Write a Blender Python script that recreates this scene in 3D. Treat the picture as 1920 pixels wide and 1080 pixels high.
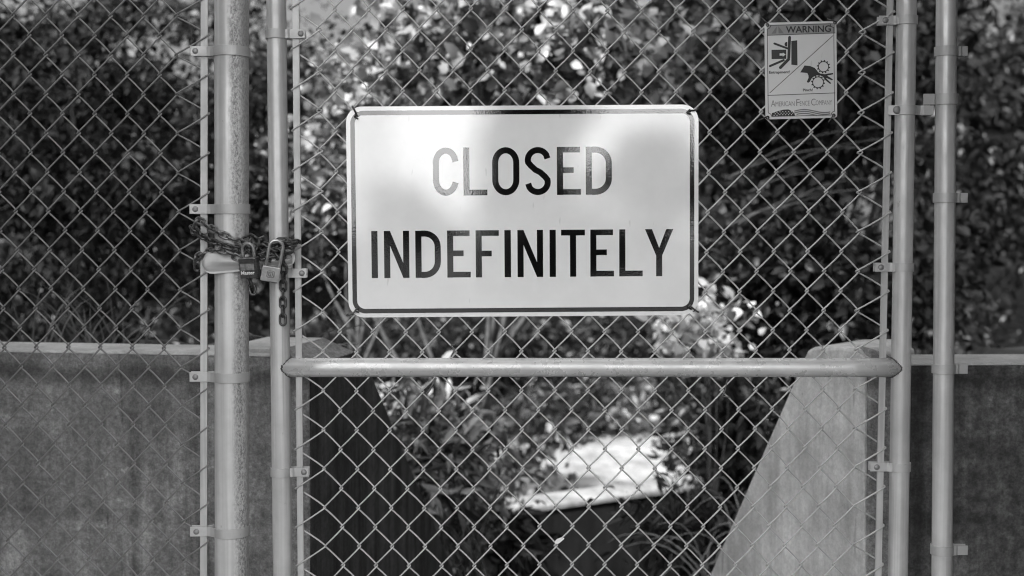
import bpy, bmesh, math, random
import numpy as np
from mathutils import Vector, Matrix
from mathutils.geometry import tessellate_polygon

for o in list(bpy.data.objects):
    bpy.data.objects.remove(o)
S = bpy.context.scene
COL = S.collection
R = math.radians

# ------------------------------------------------------------------ camera
CAM_D, CAM_H, FPX, PITCH = 2.62, 1.55, 2250.0, R(3.08)
cam_d = bpy.data.cameras.new('camera')
cam = bpy.data.objects.new('camera', cam_d)
COL.objects.link(cam)
cam.location = (0, -CAM_D, CAM_H)
cam.rotation_euler = (R(90) - PITCH, 0, 0)
cam_d.lens = 50.0
cam_d.sensor_width = 50.0 * 1920 / FPX
cam_d.clip_end = 3000
cam_d.clip_start = 0.05
cam_d.dof.use_dof = True
cam_d.dof.focus_distance = 2.62
cam_d.dof.aperture_fstop = 3.4
S.camera = cam

# ------------------------------------------------------------------ light
CLOUD_FAR, CLOUD_SUN, HORIZON, FRONT = 0.6, 17.0, 1.9, .45     # cloud brightness away from and next to the sun, before the 0.07 below
SUN_AZ, SUN_EL = R(34), R(50)     # to the left of straight behind the viewer
TO_SUN = Vector((-math.sin(SUN_AZ) * math.cos(SUN_EL), -math.cos(SUN_AZ) * math.cos(SUN_EL), math.sin(SUN_EL)))
world = bpy.data.worlds.new('World')
S.world = world
world.use_nodes = True
wn, wl = world.node_tree.nodes, world.node_tree.links
wn.clear()
sky = wn.new('ShaderNodeTexSky')
sky.sky_type = 'NISHITA'
sky.sun_disc = False
sky.sun_elevation = SUN_EL
sky.sun_rotation = math.pi + SUN_AZ
sky.air_density = 1.0
sky.dust_density = 4.0
bw = wn.new('ShaderNodeRGBToBW')
bg = wn.new('ShaderNodeBackground')
bg.inputs['Strength'].default_value = 0.07
wo = wn.new('ShaderNodeOutputWorld')
wl.new(sky.outputs[0], bw.inputs[0])
# thin broken cloud over the clear sky, brighter round the sun
wtc = wn.new('ShaderNodeTexCoord')
dotn = wn.new('ShaderNodeVectorMath'); dotn.operation = 'DOT_PRODUCT'
dotn.inputs[1].default_value = TO_SUN
wl.new(wtc.outputs['Generated'], dotn.inputs[0])
glow = wn.new('ShaderNodeMapRange')
for k_, v_ in zip(('From Min', 'From Max', 'To Min', 'To Max'), (-.6, 1.0, CLOUD_FAR, CLOUD_SUN)):
    glow.inputs[k_].default_value = v_
wl.new(dotn.outputs['Value'], glow.inputs['Value'])
wno = wn.new('ShaderNodeTexNoise'); wno.inputs['Scale'].default_value = 3.2; wno.inputs['Detail'].default_value = 5
wmap = wn.new('ShaderNodeMapping'); wmap.inputs['Location'].default_value = (3.1, 1.7, .4)
wl.new(wtc.outputs['Generated'], wmap.inputs['Vector']); wl.new(wmap.outputs[0], wno.inputs['Vector'])
wmask = wn.new('ShaderNodeMapRange')
for k_, v_ in zip(('From Min', 'From Max', 'To Min', 'To Max'), (.3, .62, .9, 1.08)):
    wmask.inputs[k_].default_value = v_
wl.new(wno.outputs['Fac'], wmask.inputs['Value'])
wmul = wn.new('ShaderNodeMath'); wmul.operation = 'MULTIPLY'
wl.new(glow.outputs[0], wmul.inputs[0]); wl.new(wmask.outputs[0], wmul.inputs[1])
wadd = wn.new('ShaderNodeMath'); wadd.operation = 'ADD'
wl.new(bw.outputs[0], wadd.inputs[0]); wl.new(wmul.outputs[0], wadd.inputs[1])
wsep = wn.new('ShaderNodeSeparateXYZ'); wl.new(wtc.outputs['Generated'], wsep.inputs[0])
whz = wn.new('ShaderNodeMapRange'); whz.interpolation_type = 'SMOOTHSTEP'      # bright band of haze low in the sky
for k_, v_ in zip(('From Min', 'From Max', 'To Min', 'To Max'), (0.0, .34, HORIZON, 1.0)):
    whz.inputs[k_].default_value = v_
wl.new(wsep.outputs[2], whz.inputs['Value'])
wfin = wn.new('ShaderNodeMath'); wfin.operation = 'MULTIPLY'
wback = wn.new('ShaderNodeMapRange'); wback.interpolation_type = 'SMOOTHSTEP'   # only the sunward half of the horizon glows
for k_, v_ in zip(('From Min', 'From Max', 'To Min', 'To Max'), (-.1, .7, 0, 1)):
    wback.inputs[k_].default_value = v_
wneg = wn.new('ShaderNodeMath'); wneg.operation = 'MULTIPLY'; wneg.inputs[1].default_value = -1
wl.new(wsep.outputs[1], wneg.inputs[0]); wl.new(wneg.outputs[0], wback.inputs['Value'])
wmx = wn.new('ShaderNodeMix'); wmx.inputs['A'].default_value = FRONT
wl.new(wback.outputs[0], wmx.inputs['Factor']); wl.new(whz.outputs[0], wmx.inputs['B'])
wl.new(wadd.outputs[0], wfin.inputs[0]); wl.new(wmx.outputs[0], wfin.inputs[1])
wl.new(wfin.outputs[0], bg.inputs[0])
wl.new(bg.outputs[0], wo.inputs[0])
sun_d = bpy.data.lights.new('sun', 'SUN')
sun_d.energy = 4.5
sun_d.angle = R(1.5)
sun_d.color = (1, 1, 1)
sun = bpy.data.objects.new('sun', sun_d)
COL.objects.link(sun)
sun.rotation_euler = TO_SUN.to_track_quat('Z', 'Y').to_euler()
sun.location = TO_SUN * 30
S.view_settings.view_transform = 'Standard'
S.view_settings.look = 'None'
S.view_settings.exposure = 1.0
S.view_settings.gamma = 1.0
S.render.engine = 'CYCLES'
S.cycles.use_denoising = True
S.cycles.pixel_filter_type = 'BLACKMAN_HARRIS'
S.cycles.filter_width = 1.15
S.cycles.max_bounces = 8
S.cycles.transparent_max_bounces = 8
S.cycles.sample_clamp_indirect = 6

# ------------------------------------------------------------------ helpers
_f = Vector((0, math.cos(PITCH), -math.sin(PITCH)))
_u = Vector((0, math.sin(PITCH), math.cos(PITCH)))


def P(px, py, Y=0.0):
    """the point on the upright plane y = Y that the photo shows at (px, py)"""
    d = _f * FPX + Vector((1, 0, 0)) * (px - 960) + _u * (540 - py)
    t = (Y + CAM_D) / d.y
    return Vector((0, -CAM_D, CAM_H)) + d * t


MMPX = (P(1000, 540) - P(999, 540)).length


def root_of(o):
    while o.parent:
        o = o.parent
    return o


def tag(o, label=None, cat=None, group=None, kind=None):
    if label: o['label'] = label
    if cat: o['category'] = cat
    if group: o['group'] = group
    if kind: o['kind'] = kind
    return o


def thing(name, label, cat, loc, group=None, rot=None):
    o = bpy.data.objects.new(name, None)
    o.empty_display_size = 0.1
    COL.objects.link(o)
    o.location = loc
    if rot is not None: o.rotation_euler = rot
    return tag(o, label, cat, group)


class MB:
    def __init__(s):
        s.v, s.f, s.sm = [], [], []

    def add(s, vs, fs, smooth=True):
        b = len(s.v)
        s.v += [tuple(p) for p in vs]
        for f in fs:
            s.f.append(tuple(i + b for i in f)); s.sm.append(smooth)

    def box(s, c, size, rot=None):
        hx, hy, hz = size[0] / 2, size[1] / 2, size[2] / 2
        vs = [Vector((x, y, z)) for x in (-hx, hx) for y in (-hy, hy) for z in (-hz, hz)]
        if rot is not None: vs = [rot @ p for p in vs]
        vs = [p + Vector(c) for p in vs]
        s.add(vs, [(0, 1, 3, 2), (4, 6, 7, 5), (0, 4, 5, 1), (2, 3, 7, 6), (0, 2, 6, 4), (1, 5, 7, 3)], False)

    def tube(s, pts, r, n=12, caps=True, closed=False):
        pts = [Vector(p) for p in pts]
        m = len(pts)
        rr = r if hasattr(r, '__len__') else [r] * m
        T = []
        for i in range(m):
            if closed: t = pts[(i + 1) % m] - pts[i - 1]
            else: t = pts[min(i + 1, m - 1)] - pts[max(i - 1, 0)]
            T.append(t.normalized())
        a = Vector((0, 0, 1)) if abs(T[0].z) < .9 else Vector((1, 0, 0))
        N = (a - T[0] * a.dot(T[0])).normalized()
        vs = []
        for i in range(m):
            N = (N - T[i] * N.dot(T[i])).normalized()
            B = T[i].cross(N)
            for k in range(n):
                an = 2 * math.pi * k / n
                vs.append(pts[i] + (N * math.cos(an) + B * math.sin(an)) * rr[i])
        fs = []
        for i in range(m if closed else m - 1):
            j = (i + 1) % m
            for k in range(n):
                fs.append((i * n + k, i * n + (k + 1) % n, j * n + (k + 1) % n, j * n + k))
        s.add(vs, fs)
        if caps and not closed:
            b = len(s.v) - len(vs)
            s.f.append(tuple(b + k for k in range(n))[::-1]); s.sm.append(False)
            s.f.append(tuple(b + (m - 1) * n + k for k in range(n))); s.sm.append(False)

    def prism(s, poly, depth_vec):
        """flat polygon (3-D points, any outline) given a thickness"""
        poly = [Vector(p) for p in poly]
        n = len(poly)
        dv = Vector(depth_vec)
        tri = tessellate_polygon([poly])
        vs = poly + [p + dv for p in poly]
        fs = [tuple(t) for t in tri] + [tuple(i + n for i in reversed(t)) for t in tri]
        fs += [(i, (i + 1) % n, (i + 1) % n + n, i + n) for i in range(n)]
        s.add(vs, fs, False)

    def flat(s, poly):
        poly = [Vector(p) for p in poly]
        tri = tessellate_polygon([poly])
        nn = Vector((0, 0, 0))
        for t in tri:
            nn += (poly[t[1]] - poly[t[0]]).cross(poly[t[2]] - poly[t[0]])
        if nn.y > 0: tri = [tuple(reversed(t)) for t in tri]
        s.add(poly, [tuple(t) for t in tri], False)

    def ribbon(s, path, z0, h, t, closed=False):
        """strip of metal bent along a plan-view path (x, y), standing h tall, t thick"""
        n = len(path)
        pts = [Vector((p[0], p[1])) for p in path]
        vs, fs = [], []
        for i in range(n):
            d = (pts[min(i + 1, n - 1)] - pts[max(i - 1, 0)]).normalized()
            q = Vector((-d.y, d.x)) * t / 2
            for sgn in (1, -1):
                for zz in (z0 - h / 2, z0 + h / 2):
                    p = pts[i] + q * sgn
                    vs.append((p.x, p.y, zz))
        for i in range(n - 1):
            a, b = 4 * i, 4 * i + 4
            fs += [(a, b, b + 1, a + 1), (a + 2, a + 3, b + 3, b + 2), (a + 1, b + 1, b + 3, a + 3), (a, a + 2, b + 2, b)]
        fs += [(0, 1, 3, 2), (4 * n - 4, 4 * n - 2, 4 * n - 1, 4 * n - 3)]
        s.add(vs, fs, False)

    def dome(s, c, r, h, axis=(0, -1, 0), n=14, rings=5):
        ax = Vector(axis).normalized()
        a = Vector((0, 0, 1)) if abs(ax.z) < .9 else Vector((1, 0, 0))
        u = (a - ax * a.dot(ax)).normalized(); w = ax.cross(u)
        vs, fs = [], []
        for i in range(rings):
            th = math.pi / 2 * i / rings
            for k in range(n):
                an = 2 * math.pi * k / n
                vs.append(Vector(c) + (u * math.cos(an) + w * math.sin(an)) * r * math.cos(th) + ax * h * math.sin(th))
        vs.append(Vector(c) + ax * h)
        for i in range(rings - 1):
            for k in range(n):
                fs.append((i * n + k, i * n + (k + 1) % n, (i + 1) * n + (k + 1) % n, (i + 1) * n + k))
        for k in range(n):
            fs.append(((rings - 1) * n + k, (rings - 1) * n + (k + 1) % n, rings * n))
        s.add(vs, fs)

    def build(s, name, mat, parent=None, bevel=0, world=True):
        me = bpy.data.meshes.new(name)
        off = Vector((0, 0, 0))
        if parent is not None and world:
            off = root_of(parent).location
        vs = [(p[0] - off.x, p[1] - off.y, p[2] - off.z) for p in s.v]
        me.from_pydata(vs, [], s.f)
        me.polygons.foreach_set('use_smooth', s.sm)
        if bevel:
            bm = bmesh.new(); bm.from_mesh(me)
            bmesh.ops.remove_doubles(bm, verts=bm.verts, dist=1e-5)
            bmesh.ops.recalc_face_normals(bm, faces=bm.faces)
            es = [e for e in bm.edges if len(e.link_faces) == 2 and e.calc_face_angle(0) > R(30)]
            bmesh.ops.bevel(bm, geom=es, offset=bevel, segments=2, affect='EDGES', profile=.5)
            bm.to_mesh(me); bm.free()
        me.update()
        o = bpy.data.objects.new(name, me)
        COL.objects.link(o)
        if mat: me.materials.append(mat)
        if parent is not None: o.parent = parent
        return o


def np_mesh(name, V, loops, sizes, mat, parent=None, smooth=True):
    me = bpy.data.meshes.new(name)
    V = np.asarray(V, np.float32)
    if parent is not None:
        V = V - np.array(root_of(parent).location, np.float32)
    loops = np.asarray(loops, np.int32); sizes = np.asarray(sizes, np.int32)
    me.vertices.add(len(V)); me.vertices.foreach_set('co', V.ravel())
    me.loops.add(len(loops)); me.loops.foreach_set('vertex_index', loops)
    st = np.concatenate(([0], np.cumsum(sizes)[:-1])).astype(np.int32)
    me.polygons.add(len(sizes)); me.polygons.foreach_set('loop_start', st)
    me.polygons.foreach_set('use_smooth', np.full(len(sizes), smooth))
    me.update(calc_edges=True)
    me.validate()
    me.materials.append(mat)
    o = bpy.data.objects.new(name, me)
    COL.objects.link(o)
    if parent is not None: o.parent = parent
    return o


def catmull(pts, per=8):
    pts = [Vector(p) for p in pts]
    q = [pts[0] * 2 - pts[1]] + pts + [pts[-1] * 2 - pts[-2]]
    out = []
    for i in range(1, len(q) - 2):
        for k in range(per):
            t = k / per
            a, b, c, d = q[i - 1], q[i], q[i + 1], q[i + 2]
            out.append(.5 * ((2 * b) + (c - a) * t + (2 * a - 5 * b + 4 * c - d) * t * t + (3 * b - a - 3 * c + d) * t ** 3))
    out.append(pts[-1])
    return out


# ------------------------------------------------------------------ materials
class Mat:
    def __init__(s, name):
        s.m = bpy.data.materials.new(name)
        s.m.use_nodes = True
        s.n, s.l = s.m.node_tree.nodes, s.m.node_tree.links
        s.b = s.n['Principled BSDF']
        s.out = s.n['Material Output']
        s.tc = s.n.new('ShaderNodeTexCoord')

    def coord(s, scale=(1, 1, 1), kind='Object'):
        mp = s.n.new('ShaderNodeMapping')
        mp.inputs['Scale'].default_value = scale
        s.l.new(s.tc.outputs[kind], mp.inputs['Vector'])
        return mp.outputs[0]

    def noise(s, scale, detail=4, rough=.6, stretch=(1, 1, 1)):
        t = s.n.new('ShaderNodeTexNoise')
        t.inputs['Scale'].default_value = scale
        t.inputs['Detail'].default_value = detail
        t.inputs['Roughness'].default_value = rough
        s.l.new(s.coord(stretch), t.inputs['Vector'])
        return t.outputs['Fac']

    def ramp(s, x, a, b, va, vb):
        mr = s.n.new('ShaderNodeMapRange')
        mr.interpolation_type = 'SMOOTHSTEP'
        for k, v in zip(('From Min', 'From Max', 'To Min', 'To Max'), (a, b, va, vb)):
            mr.inputs[k].default_value = v
        s.l.new(x, mr.inputs['Value'])
        return mr.outputs[0]

    def op(s, kind, a, b):
        m = s.n.new('ShaderNodeMath'); m.operation = kind
        for i, x in enumerate((a, b)):
            if isinstance(x, (int, float)): m.inputs[i].default_value = x
            else: s.l.new(x, m.inputs[i])
        return m.outputs[0]

    def val(s, v):
        x = s.n.new('ShaderNodeValue'); x.outputs[0].default_value = v
        return x.outputs[0]

    def set(s, key, x):
        i = s.b.inputs[key]
        if isinstance(x, (int, float)): i.default_value = x if i.type == 'VALUE' else (x, x, x, 1)
        else: s.l.new(x, i)

    def bump(s, h, strength=.3, dist=.002):
        b = s.n.new('ShaderNodeBump')
        b.inputs['Strength'].default_value = strength
        b.inputs['Distance'].default_value = dist
        s.l.new(h, b.inputs['Height'])
        s.l.new(b.outputs[0], s.b.inputs['Normal'])


def m_plain(name, c, rough=.5, metal=0.0, var=.15, scale=30, ior=None):
    m = Mat(name)
    n = m.noise(scale, 3)
    m.set('Base Color', m.op('MULTIPLY', m.ramp(n, .3, .7, 1 - var, 1 + var), c))
    m.set('Roughness', rough); m.set('Metallic', metal)
    if ior: m.set('IOR', ior)
    return m.m


def m_galv(name, c=.46, rough=.42, metal=.45, speckle=False, streak=True, along=(1, 1, .02)):
    m = Mat(name)
    mott = m.ramp(m.noise(9, 5, .65), .3, .7, .9, 1.08)
    col = m.op('MULTIPLY', mott, c)
    if streak:
        st = m.ramp(m.noise(60, 3, .6, along), .35, .65, .84, 1.1)
        col = m.op('MULTIPLY', col, st)
        st2 = m.ramp(m.noise(130, 2, .5, tuple(.008 if q < .5 else 1 for q in along)), .66, .74, 1, .72)
        col = m.op('MULTIPLY', col, st2)
    dirt = m.ramp(m.noise(55, 4, .7, (1, 1, .5)), .66, .76, 1, .6)
    col = m.op('MULTIPLY', col, dirt)
    if speckle:      # lichen-like crust down one side of the big post
        sx = m.n.new('ShaderNodeSeparateXYZ')
        m.l.new(m.tc.outputs['Object'], sx.inputs[0])
        wob = m.op('MULTIPLY', m.op('SUBTRACT', m.noise(5, 4), .5), .03)
        side = m.ramp(m.op('ADD', sx.outputs[0], wob), .002, .026, 0, 1)
        edge = m.ramp(sx.outputs[0], .024, .034, 1, .55)
        g = m.ramp(m.noise(230, 5, .75, (1, 1, .6)), .40, .62, 0, 1)
        cr = m.op('MULTIPLY', m.op('MULTIPLY', side, edge), g)
        col = m.op('MULTIPLY', col, m.op('SUBTRACT', 1.0, m.op('MULTIPLY', cr, .66)))
        m.bump(m.op('MULTIPLY', side, g), .5, .0015)
    m.set('Base Color', col)
    m.set('Roughness', m.ramp(m.noise(40, 3), .3, .7, rough - .08, rough + .12))
    m.set('Metallic', metal)
    return m.m


def m_concrete(name, c, streak=.25, agg=.3, rough=.9, seam=None, fine=260, blot=0.0):
    m = Mat(name)
    big = m.ramp(m.noise(3.2, 5, .65), .3, .7, .72, 1.22)
    st = m.ramp(m.noise(16, 4, .65, (1, 1, .07)), .3, .7, 1 - streak, 1 + streak * .6)
    sp = m.op('MULTIPLY', m.ramp(m.noise(fine, 2, .8), .32, .68, 1 - agg * .5, 1 + agg * .5), m.ramp(m.noise(fine * .27, 5, .8), .34, .66, 1 - agg * .8, 1 + agg * .8))
    sp = m.op('MULTIPLY', sp, m.ramp(m.noise(11, 6, .75), .56, .72, 1, 1 + agg * 1.3))
    pit = m.ramp(m.noise(90, 3, .6), .68, .76, 1, .55)
    col = m.op('MULTIPLY', m.op('MULTIPLY', m.op('MULTIPLY', big, st), m.op('MULTIPLY', sp, pit)), c)
    if seam is not None:
        sx = m.n.new('ShaderNodeSeparateXYZ')
        m.l.new(m.tc.outputs['Object'], sx.inputs[0])
        w = m.op('ADD', sx.outputs[2], m.op('MULTIPLY', m.op('SUBTRACT', m.noise(7, 5), .5), .09))
        for (z, hw, k) in seam:
            d = m.op('ABSOLUTE', m.op('SUBTRACT', w, z), 0)
            col = m.op('MULTIPLY', col, m.ramp(d, 0, hw, k, 1.0))
    if blot:      # pale scuffs and damp blotches
        col = m.op('MULTIPLY', col, m.ramp(m.noise(7, 6, .7), .42, .68, 1 - blot, 1 + blot))
    if blot:
        run = m.op('MULTIPLY', m.ramp(m.noise(9, 5, .7, (1, 1, .06)), .50, .68, 0, .5), 1.0)
        col = m.op('MULTIPLY', col, m.op('SUBTRACT', 1.0, run))
        col = m.op('MULTIPLY', col, m.ramp(m.noise(24, 5, .8), .60, .68, 1, 1.5))
    # hairline marks and small spalls
    col = m.op('MULTIPLY', col, m.ramp(m.noise(38, 2, .5, (1, 1, .12)), .70, .73, 1, .7))
    m.set('Base Color', col)
    m.set('Roughness', rough)
    m.bump(m.op('ADD', m.noise(fine, 3, .75), m.noise(60, 4)), .45, .003)
    return m.m


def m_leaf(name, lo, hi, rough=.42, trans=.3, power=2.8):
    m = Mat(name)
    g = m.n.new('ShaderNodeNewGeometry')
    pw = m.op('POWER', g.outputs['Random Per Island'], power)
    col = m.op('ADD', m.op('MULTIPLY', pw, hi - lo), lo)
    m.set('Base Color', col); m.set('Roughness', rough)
    tr = m.n.new('ShaderNodeBsdfTranslucent')
    m.l.new(col, tr.inputs['Color'])
    mx = m.n.new('ShaderNodeMixShader'); mx.inputs[0].default_value = trans
    m.l.new(m.b.outputs[0], mx.inputs[1]); m.l.new(tr.outputs[0], mx.inputs[2])
    m.l.new(mx.outputs[0], m.out.inputs['Surface'])
    return m.m


M = {}
M['post'] = m_galv('galvanized_crusted', .54, .4, .2, speckle=True)
M['pipe'] = m_galv('galvanized_pipe', .54, .36, .2)
M['rail'] = m_galv('galvanized_rail', .66, .3, .3, along=(.02, 1, 1))
M['wire'] = m_galv('galvanized_wire', .48, .42, .3, streak=False)
M['dark_wire'] = m_galv('dull_dark_wire', .21, .5, .3, streak=False)  # darker base than the gate wire
M['bar'] = m_galv('galvanized_flat_bar', .46, .5, .3)
M['band'] = m_galv('galvanized_pressed', .46, .5, .3, streak=False)
M['bolt'] = m_galv('weathered_bolt', .26, .5, .4, streak=False)
M['weld'] = m_plain('weld_slag', .09, .7, .3, .6, 200)
M['chain'] = m_plain('dark_weathered_steel', .06, .36, .5, .8, 90)
M['chain_pale'] = m_plain('highlit_steel', .14, .34, .5, .7, 90)  # lighter copy of the chain steel, brighter highlights put into its colour
M['lock_dark'] = m_plain('dark_lock_steel', .07, .4, .3, .3, 80)
M['lock_strip'] = m_plain('worn_lock_plate', .26, .4, .5, .4, 90)
M['lock_pale'] = m_plain('pale_brass', .5, .36, .6, .15, 60)
M['shackle'] = m_plain('plated_shackle', .5, .28, .75, .1, 40)
M['ink_pale'] = m_plain('pale_ink', .75, .5, 0, .05)
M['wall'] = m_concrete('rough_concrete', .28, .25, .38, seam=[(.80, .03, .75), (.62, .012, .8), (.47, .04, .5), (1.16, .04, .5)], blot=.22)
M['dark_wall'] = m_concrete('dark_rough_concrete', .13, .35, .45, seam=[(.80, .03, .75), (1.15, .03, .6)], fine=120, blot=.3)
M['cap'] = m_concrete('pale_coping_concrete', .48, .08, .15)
M['wing_shaded'] = m_concrete('stained_shaded_concrete', .07, .55, .22, fine=180)  # stain plus the shade of the unlit side, both put into the colour
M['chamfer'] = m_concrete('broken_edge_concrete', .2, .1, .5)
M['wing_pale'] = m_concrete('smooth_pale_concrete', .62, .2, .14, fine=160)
M['wing_shaded'].node_tree.nodes['Principled BSDF'].inputs['IOR'].default_value = 1.2
M['parapet'] = m_concrete('shadow_side_concrete', .022, .3, .2)  # very dark base colour stands in for the parapet's shadow side
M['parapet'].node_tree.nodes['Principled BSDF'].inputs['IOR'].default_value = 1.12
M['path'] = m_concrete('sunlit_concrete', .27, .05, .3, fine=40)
M['ground'] = m_concrete('earth', .04, .0, .5, fine=20)
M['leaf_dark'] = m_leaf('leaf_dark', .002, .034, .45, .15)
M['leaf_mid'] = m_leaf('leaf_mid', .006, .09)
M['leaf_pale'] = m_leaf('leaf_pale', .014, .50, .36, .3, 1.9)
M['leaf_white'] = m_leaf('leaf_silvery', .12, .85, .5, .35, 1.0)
M['grass'] = m_leaf('grass_blade', .10, .32, .5, .3)
M['dry'] = m_plain('dry_stem', .26, .8, 0, .4, 40)
M['bark'] = m_plain('bark', .09, .9, 0, .5, 18)
M['pale_bark'] = m_plain('pale_bark', .34, .9, 0, .6, 22)


def m_sign(name, c, ior, rough, cell=0.0):
    m = Mat(name)
    n = m.ramp(m.noise(14, 4), .3, .7, .97, 1.02)
    scr = m.ramp(m.noise(70, 2, .5, (1, 1, .25)), .73, .77, 1, .86)
    m.set('Base Color', m.op('MULTIPLY', m.op('MULTIPLY', n, scr), c))
    m.set('IOR', ior)
    m.set('Roughness', m.ramp(m.noise(9, 3), .3, .7, rough, rough + .03))
    if cell:
        v = m.n.new('ShaderNodeTexVoronoi'); v.inputs['Scale'].default_value = 260
        m.l.new(m.coord(), v.inputs['Vector'])
        h = m.op('ADD', m.op('MULTIPLY', v.outputs['Distance'], .25), m.op('MULTIPLY', m.noise(22, 2, .5, (1, 1, .1)), cell))
        m.bump(h, .055, .002)
    return m.m


M['sign_white'] = m_sign('reflective_sheeting', .86, 2.0, .022, .3)
M['sign_black'] = m_sign('black_sign_ink', .006, 2.1, .022, .3)
M['warn_white'] = m_sign('enamel_white', .64, 1.45, .3)
M['warn_grey'] = m_sign('enamel_grey', .26, 1.45, .3)
M['warn_mid'] = m_sign('grey_ink', .16, 1.45, .35)
M['warn_dark'] = m_sign('dark_ink', .018, 1.45, .35)
M['alu'] = m_galv('sheet_aluminium', .5, .35, .6, streak=False)

# ------------------------------------------------------------------ setting: ground
def sstep(x, a, b):
    t = min(1, max(0, (x - a) / (b - a)))
    return t * t * (3 - 2 * t)


def ground_z(x, y):
    z = 0.0
    if y > .45:
        half = .55 + .33 * min(max(y - .4, 0), 3)         # the passage widens between the wing walls
        xc = .17
        side = sstep(abs(x - xc), half + .25, half + .55)  # 0 in the passage, 1 on the banks
        low = -1.1 * sstep(y, .6, 3.0)
        bank = 1.08 * sstep(y, .45, .6) - .9 * sstep(y, 1.8, 6.0)
        z = low * (1 - side) + bank * side
        if y > 4.2:
            w = sstep(y, 4.2, 5.0)
            z = z * (1 - w) + w * -.45
        if y > 9.5:
            z += 3.6 * sstep(y, 9.5, 26) + 4.5 * sstep(x, -1, 9) * sstep(y, 9.5, 20)
    return z


def lin(a, b, n):
    return [a + (b - a) * i / n for i in range(n)]


gx = [-900, -300, -100, -40] + lin(-20, -5, 10) + lin(-5, 5, 80) + lin(5, 20, 10) + [20, 40, 100, 300, 900]
gy = [-900, -300, -120, -60, -30, -15, -8, -4] + lin(-2, 10, 96) + lin(10, 28, 18) + [28, 45, 100, 300, 900]
GV = [(x, y, ground_z(x, y) + (.02 * math.sin(x * 5.1 + y * 3.3) * (1 if y > .5 else 0))) for y in gy for x in gx]
nx = len(gx)
GF = [(j * nx + i, j * nx + i + 1, (j + 1) * nx + i + 1, (j + 1) * nx + i) for j in range(len(gy) - 1) for i in range(nx - 1)]
b = MB(); b.add(GV, GF)
tag(b.build('ground', M['ground']), kind='structure')
b = MB()
b.add([(-1.6, 4.75, -.425), (6, 5.4, -.425), (6, 9.4, -.425), (-1.6, 9.4, -.425)], [(0, 1, 2, 3)], False)
tag(b.build('path', M['path']), kind='structure')

# ------------------------------------------------------------------ walls
FW = CAM_D  # depth of the fence


def concrete_wall(name, label, x0, y0, x1, y1, top, thick=.2, face='wall'):
    """upright wall whose front face runs (x0,y0)-(x1,y1), with a chamfered pale coping"""
    t = thing(name, label, 'wall', ((x0 + x1) / 2, (y0 + y1) / 2, 0))
    d = Vector((x1 - x0, y1 - y0, 0)).normalized()
    n = Vector((-d.y, d.x, 0))
    prof = [(0, -.3), (0, top - .03), (thick, top - .03), (thick, -.3)]
    for nm, prof, mt in (('wall_face', [(.0, -.3), (.0, top - .007), (thick, top - .007), (thick, -.3)], M[face]),
                         ('coping', [(-.002, top - .007), (.004, top), (thick - .004, top), (thick + .002, top - .007)], M['cap'])):
        b = MB()
        b.prism([Vector((x0, y0, 0)) + n * a + Vector((0, 0, z)) for a, z in prof], d * math.hypot(x1 - x0, y1 - y0))
        b.build(nm, mt, t, bevel=.004)
    return t


pA = P(583, 690, .38)
pB = P(1622, 690, .38)
pL = P(-260, 690, .55)
pR = P(2200, 690, .40)
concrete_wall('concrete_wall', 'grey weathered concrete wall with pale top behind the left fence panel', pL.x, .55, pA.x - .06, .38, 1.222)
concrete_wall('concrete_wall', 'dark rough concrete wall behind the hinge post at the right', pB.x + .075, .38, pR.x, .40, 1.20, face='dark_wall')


def on_plane(px, py, a, d):
    """where the sight line through (px, py) meets the upright plane through a along d"""
    dr = _f * FPX + Vector((1, 0, 0)) * (px - 960) + _u * (540 - py)
    n = Vector((-d.y, d.x, 0))
    c = Vector((0, -CAM_D, CAM_H))
    return c + dr * ((a - c).dot(n) / dr.dot(n))


def wing(name, label, corner, d, outline, side, mat, back):
    t = thing(name, label, 'wall', (corner.x, corner.y, 0))
    pts = [on_plane(px, py, corner, d) for px, py in outline]
    n = Vector((-d.y, d.x, 0)) * side
    b = MB(); b.prism(pts, Vector(back))
    b.build('wing_face', mat, t, bevel=.008)
    return t, pts, n


dl = Vector((.207, 1, 0)).normalized()
cl = Vector((pA.x, .38, 0))
tL, ptsL, nL = wing('wing_wall', 'stained, shade-darkened sloping wing wall left of the passage', cl, dl,
                    [(583, 1500), (583, 690), (664, 662), (699, 706), (860, 1092), (905, 1200), (930, 1500)], 1, M['wing_shaded'], (-.2, .22, 0))
# pale flat cap with a chamfered inner edge on the left wing wall
b = MB()
a0 = ptsL[1] + Vector((0, 0, .003)); a1 = ptsL[2] + Vector((0, 0, .003))
top = 1.232
c0 = Vector((a0.x, a0.y, a0.z)); c1 = Vector((a1.x, a1.y, a1.z))
n2 = nL
q = [c0, c1, c1 + n2 * .26, c0 + n2 * .26]
e0 = c0 + n2 * .085; e1 = c1 + n2 * .085 - dl * .01
e0.z = e1.z = top; 
f0 = c0 + n2 * .25; f1 = c1 + n2 * .25 - dl * .01
f0.z = f1.z = top
b.add([c0, c1, e1, e0, f1, f0, c1 + n2 * .26, c0 + n2 * .26],
      [(3, 2, 4, 5), (5, 4, 6, 7), (1, 6, 4, 2), (0, 3, 5, 7), (0, 7, 6, 1)], False)
b.build('coping', M['cap'], tL)
b = MB(); b.prism([c0, c1, e1, e0], (-.004, 0, -.006)); b.build('chamfer', M['chamfer'], tL)

dr_ = Vector((-.35, 1, 0)).normalized()
cr = Vector((pB.x, .38, 0))
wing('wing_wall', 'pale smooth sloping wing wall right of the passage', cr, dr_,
     [(1622, 1500), (1622, 672), (1606, 657), (1580, 651), (1526, 651), (1514, 657), (1504, 680), (1330, 1080), (1290, 1180), (1250, 1500)], -1, M['wing_pale'], (.2, .22, 0))
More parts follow.
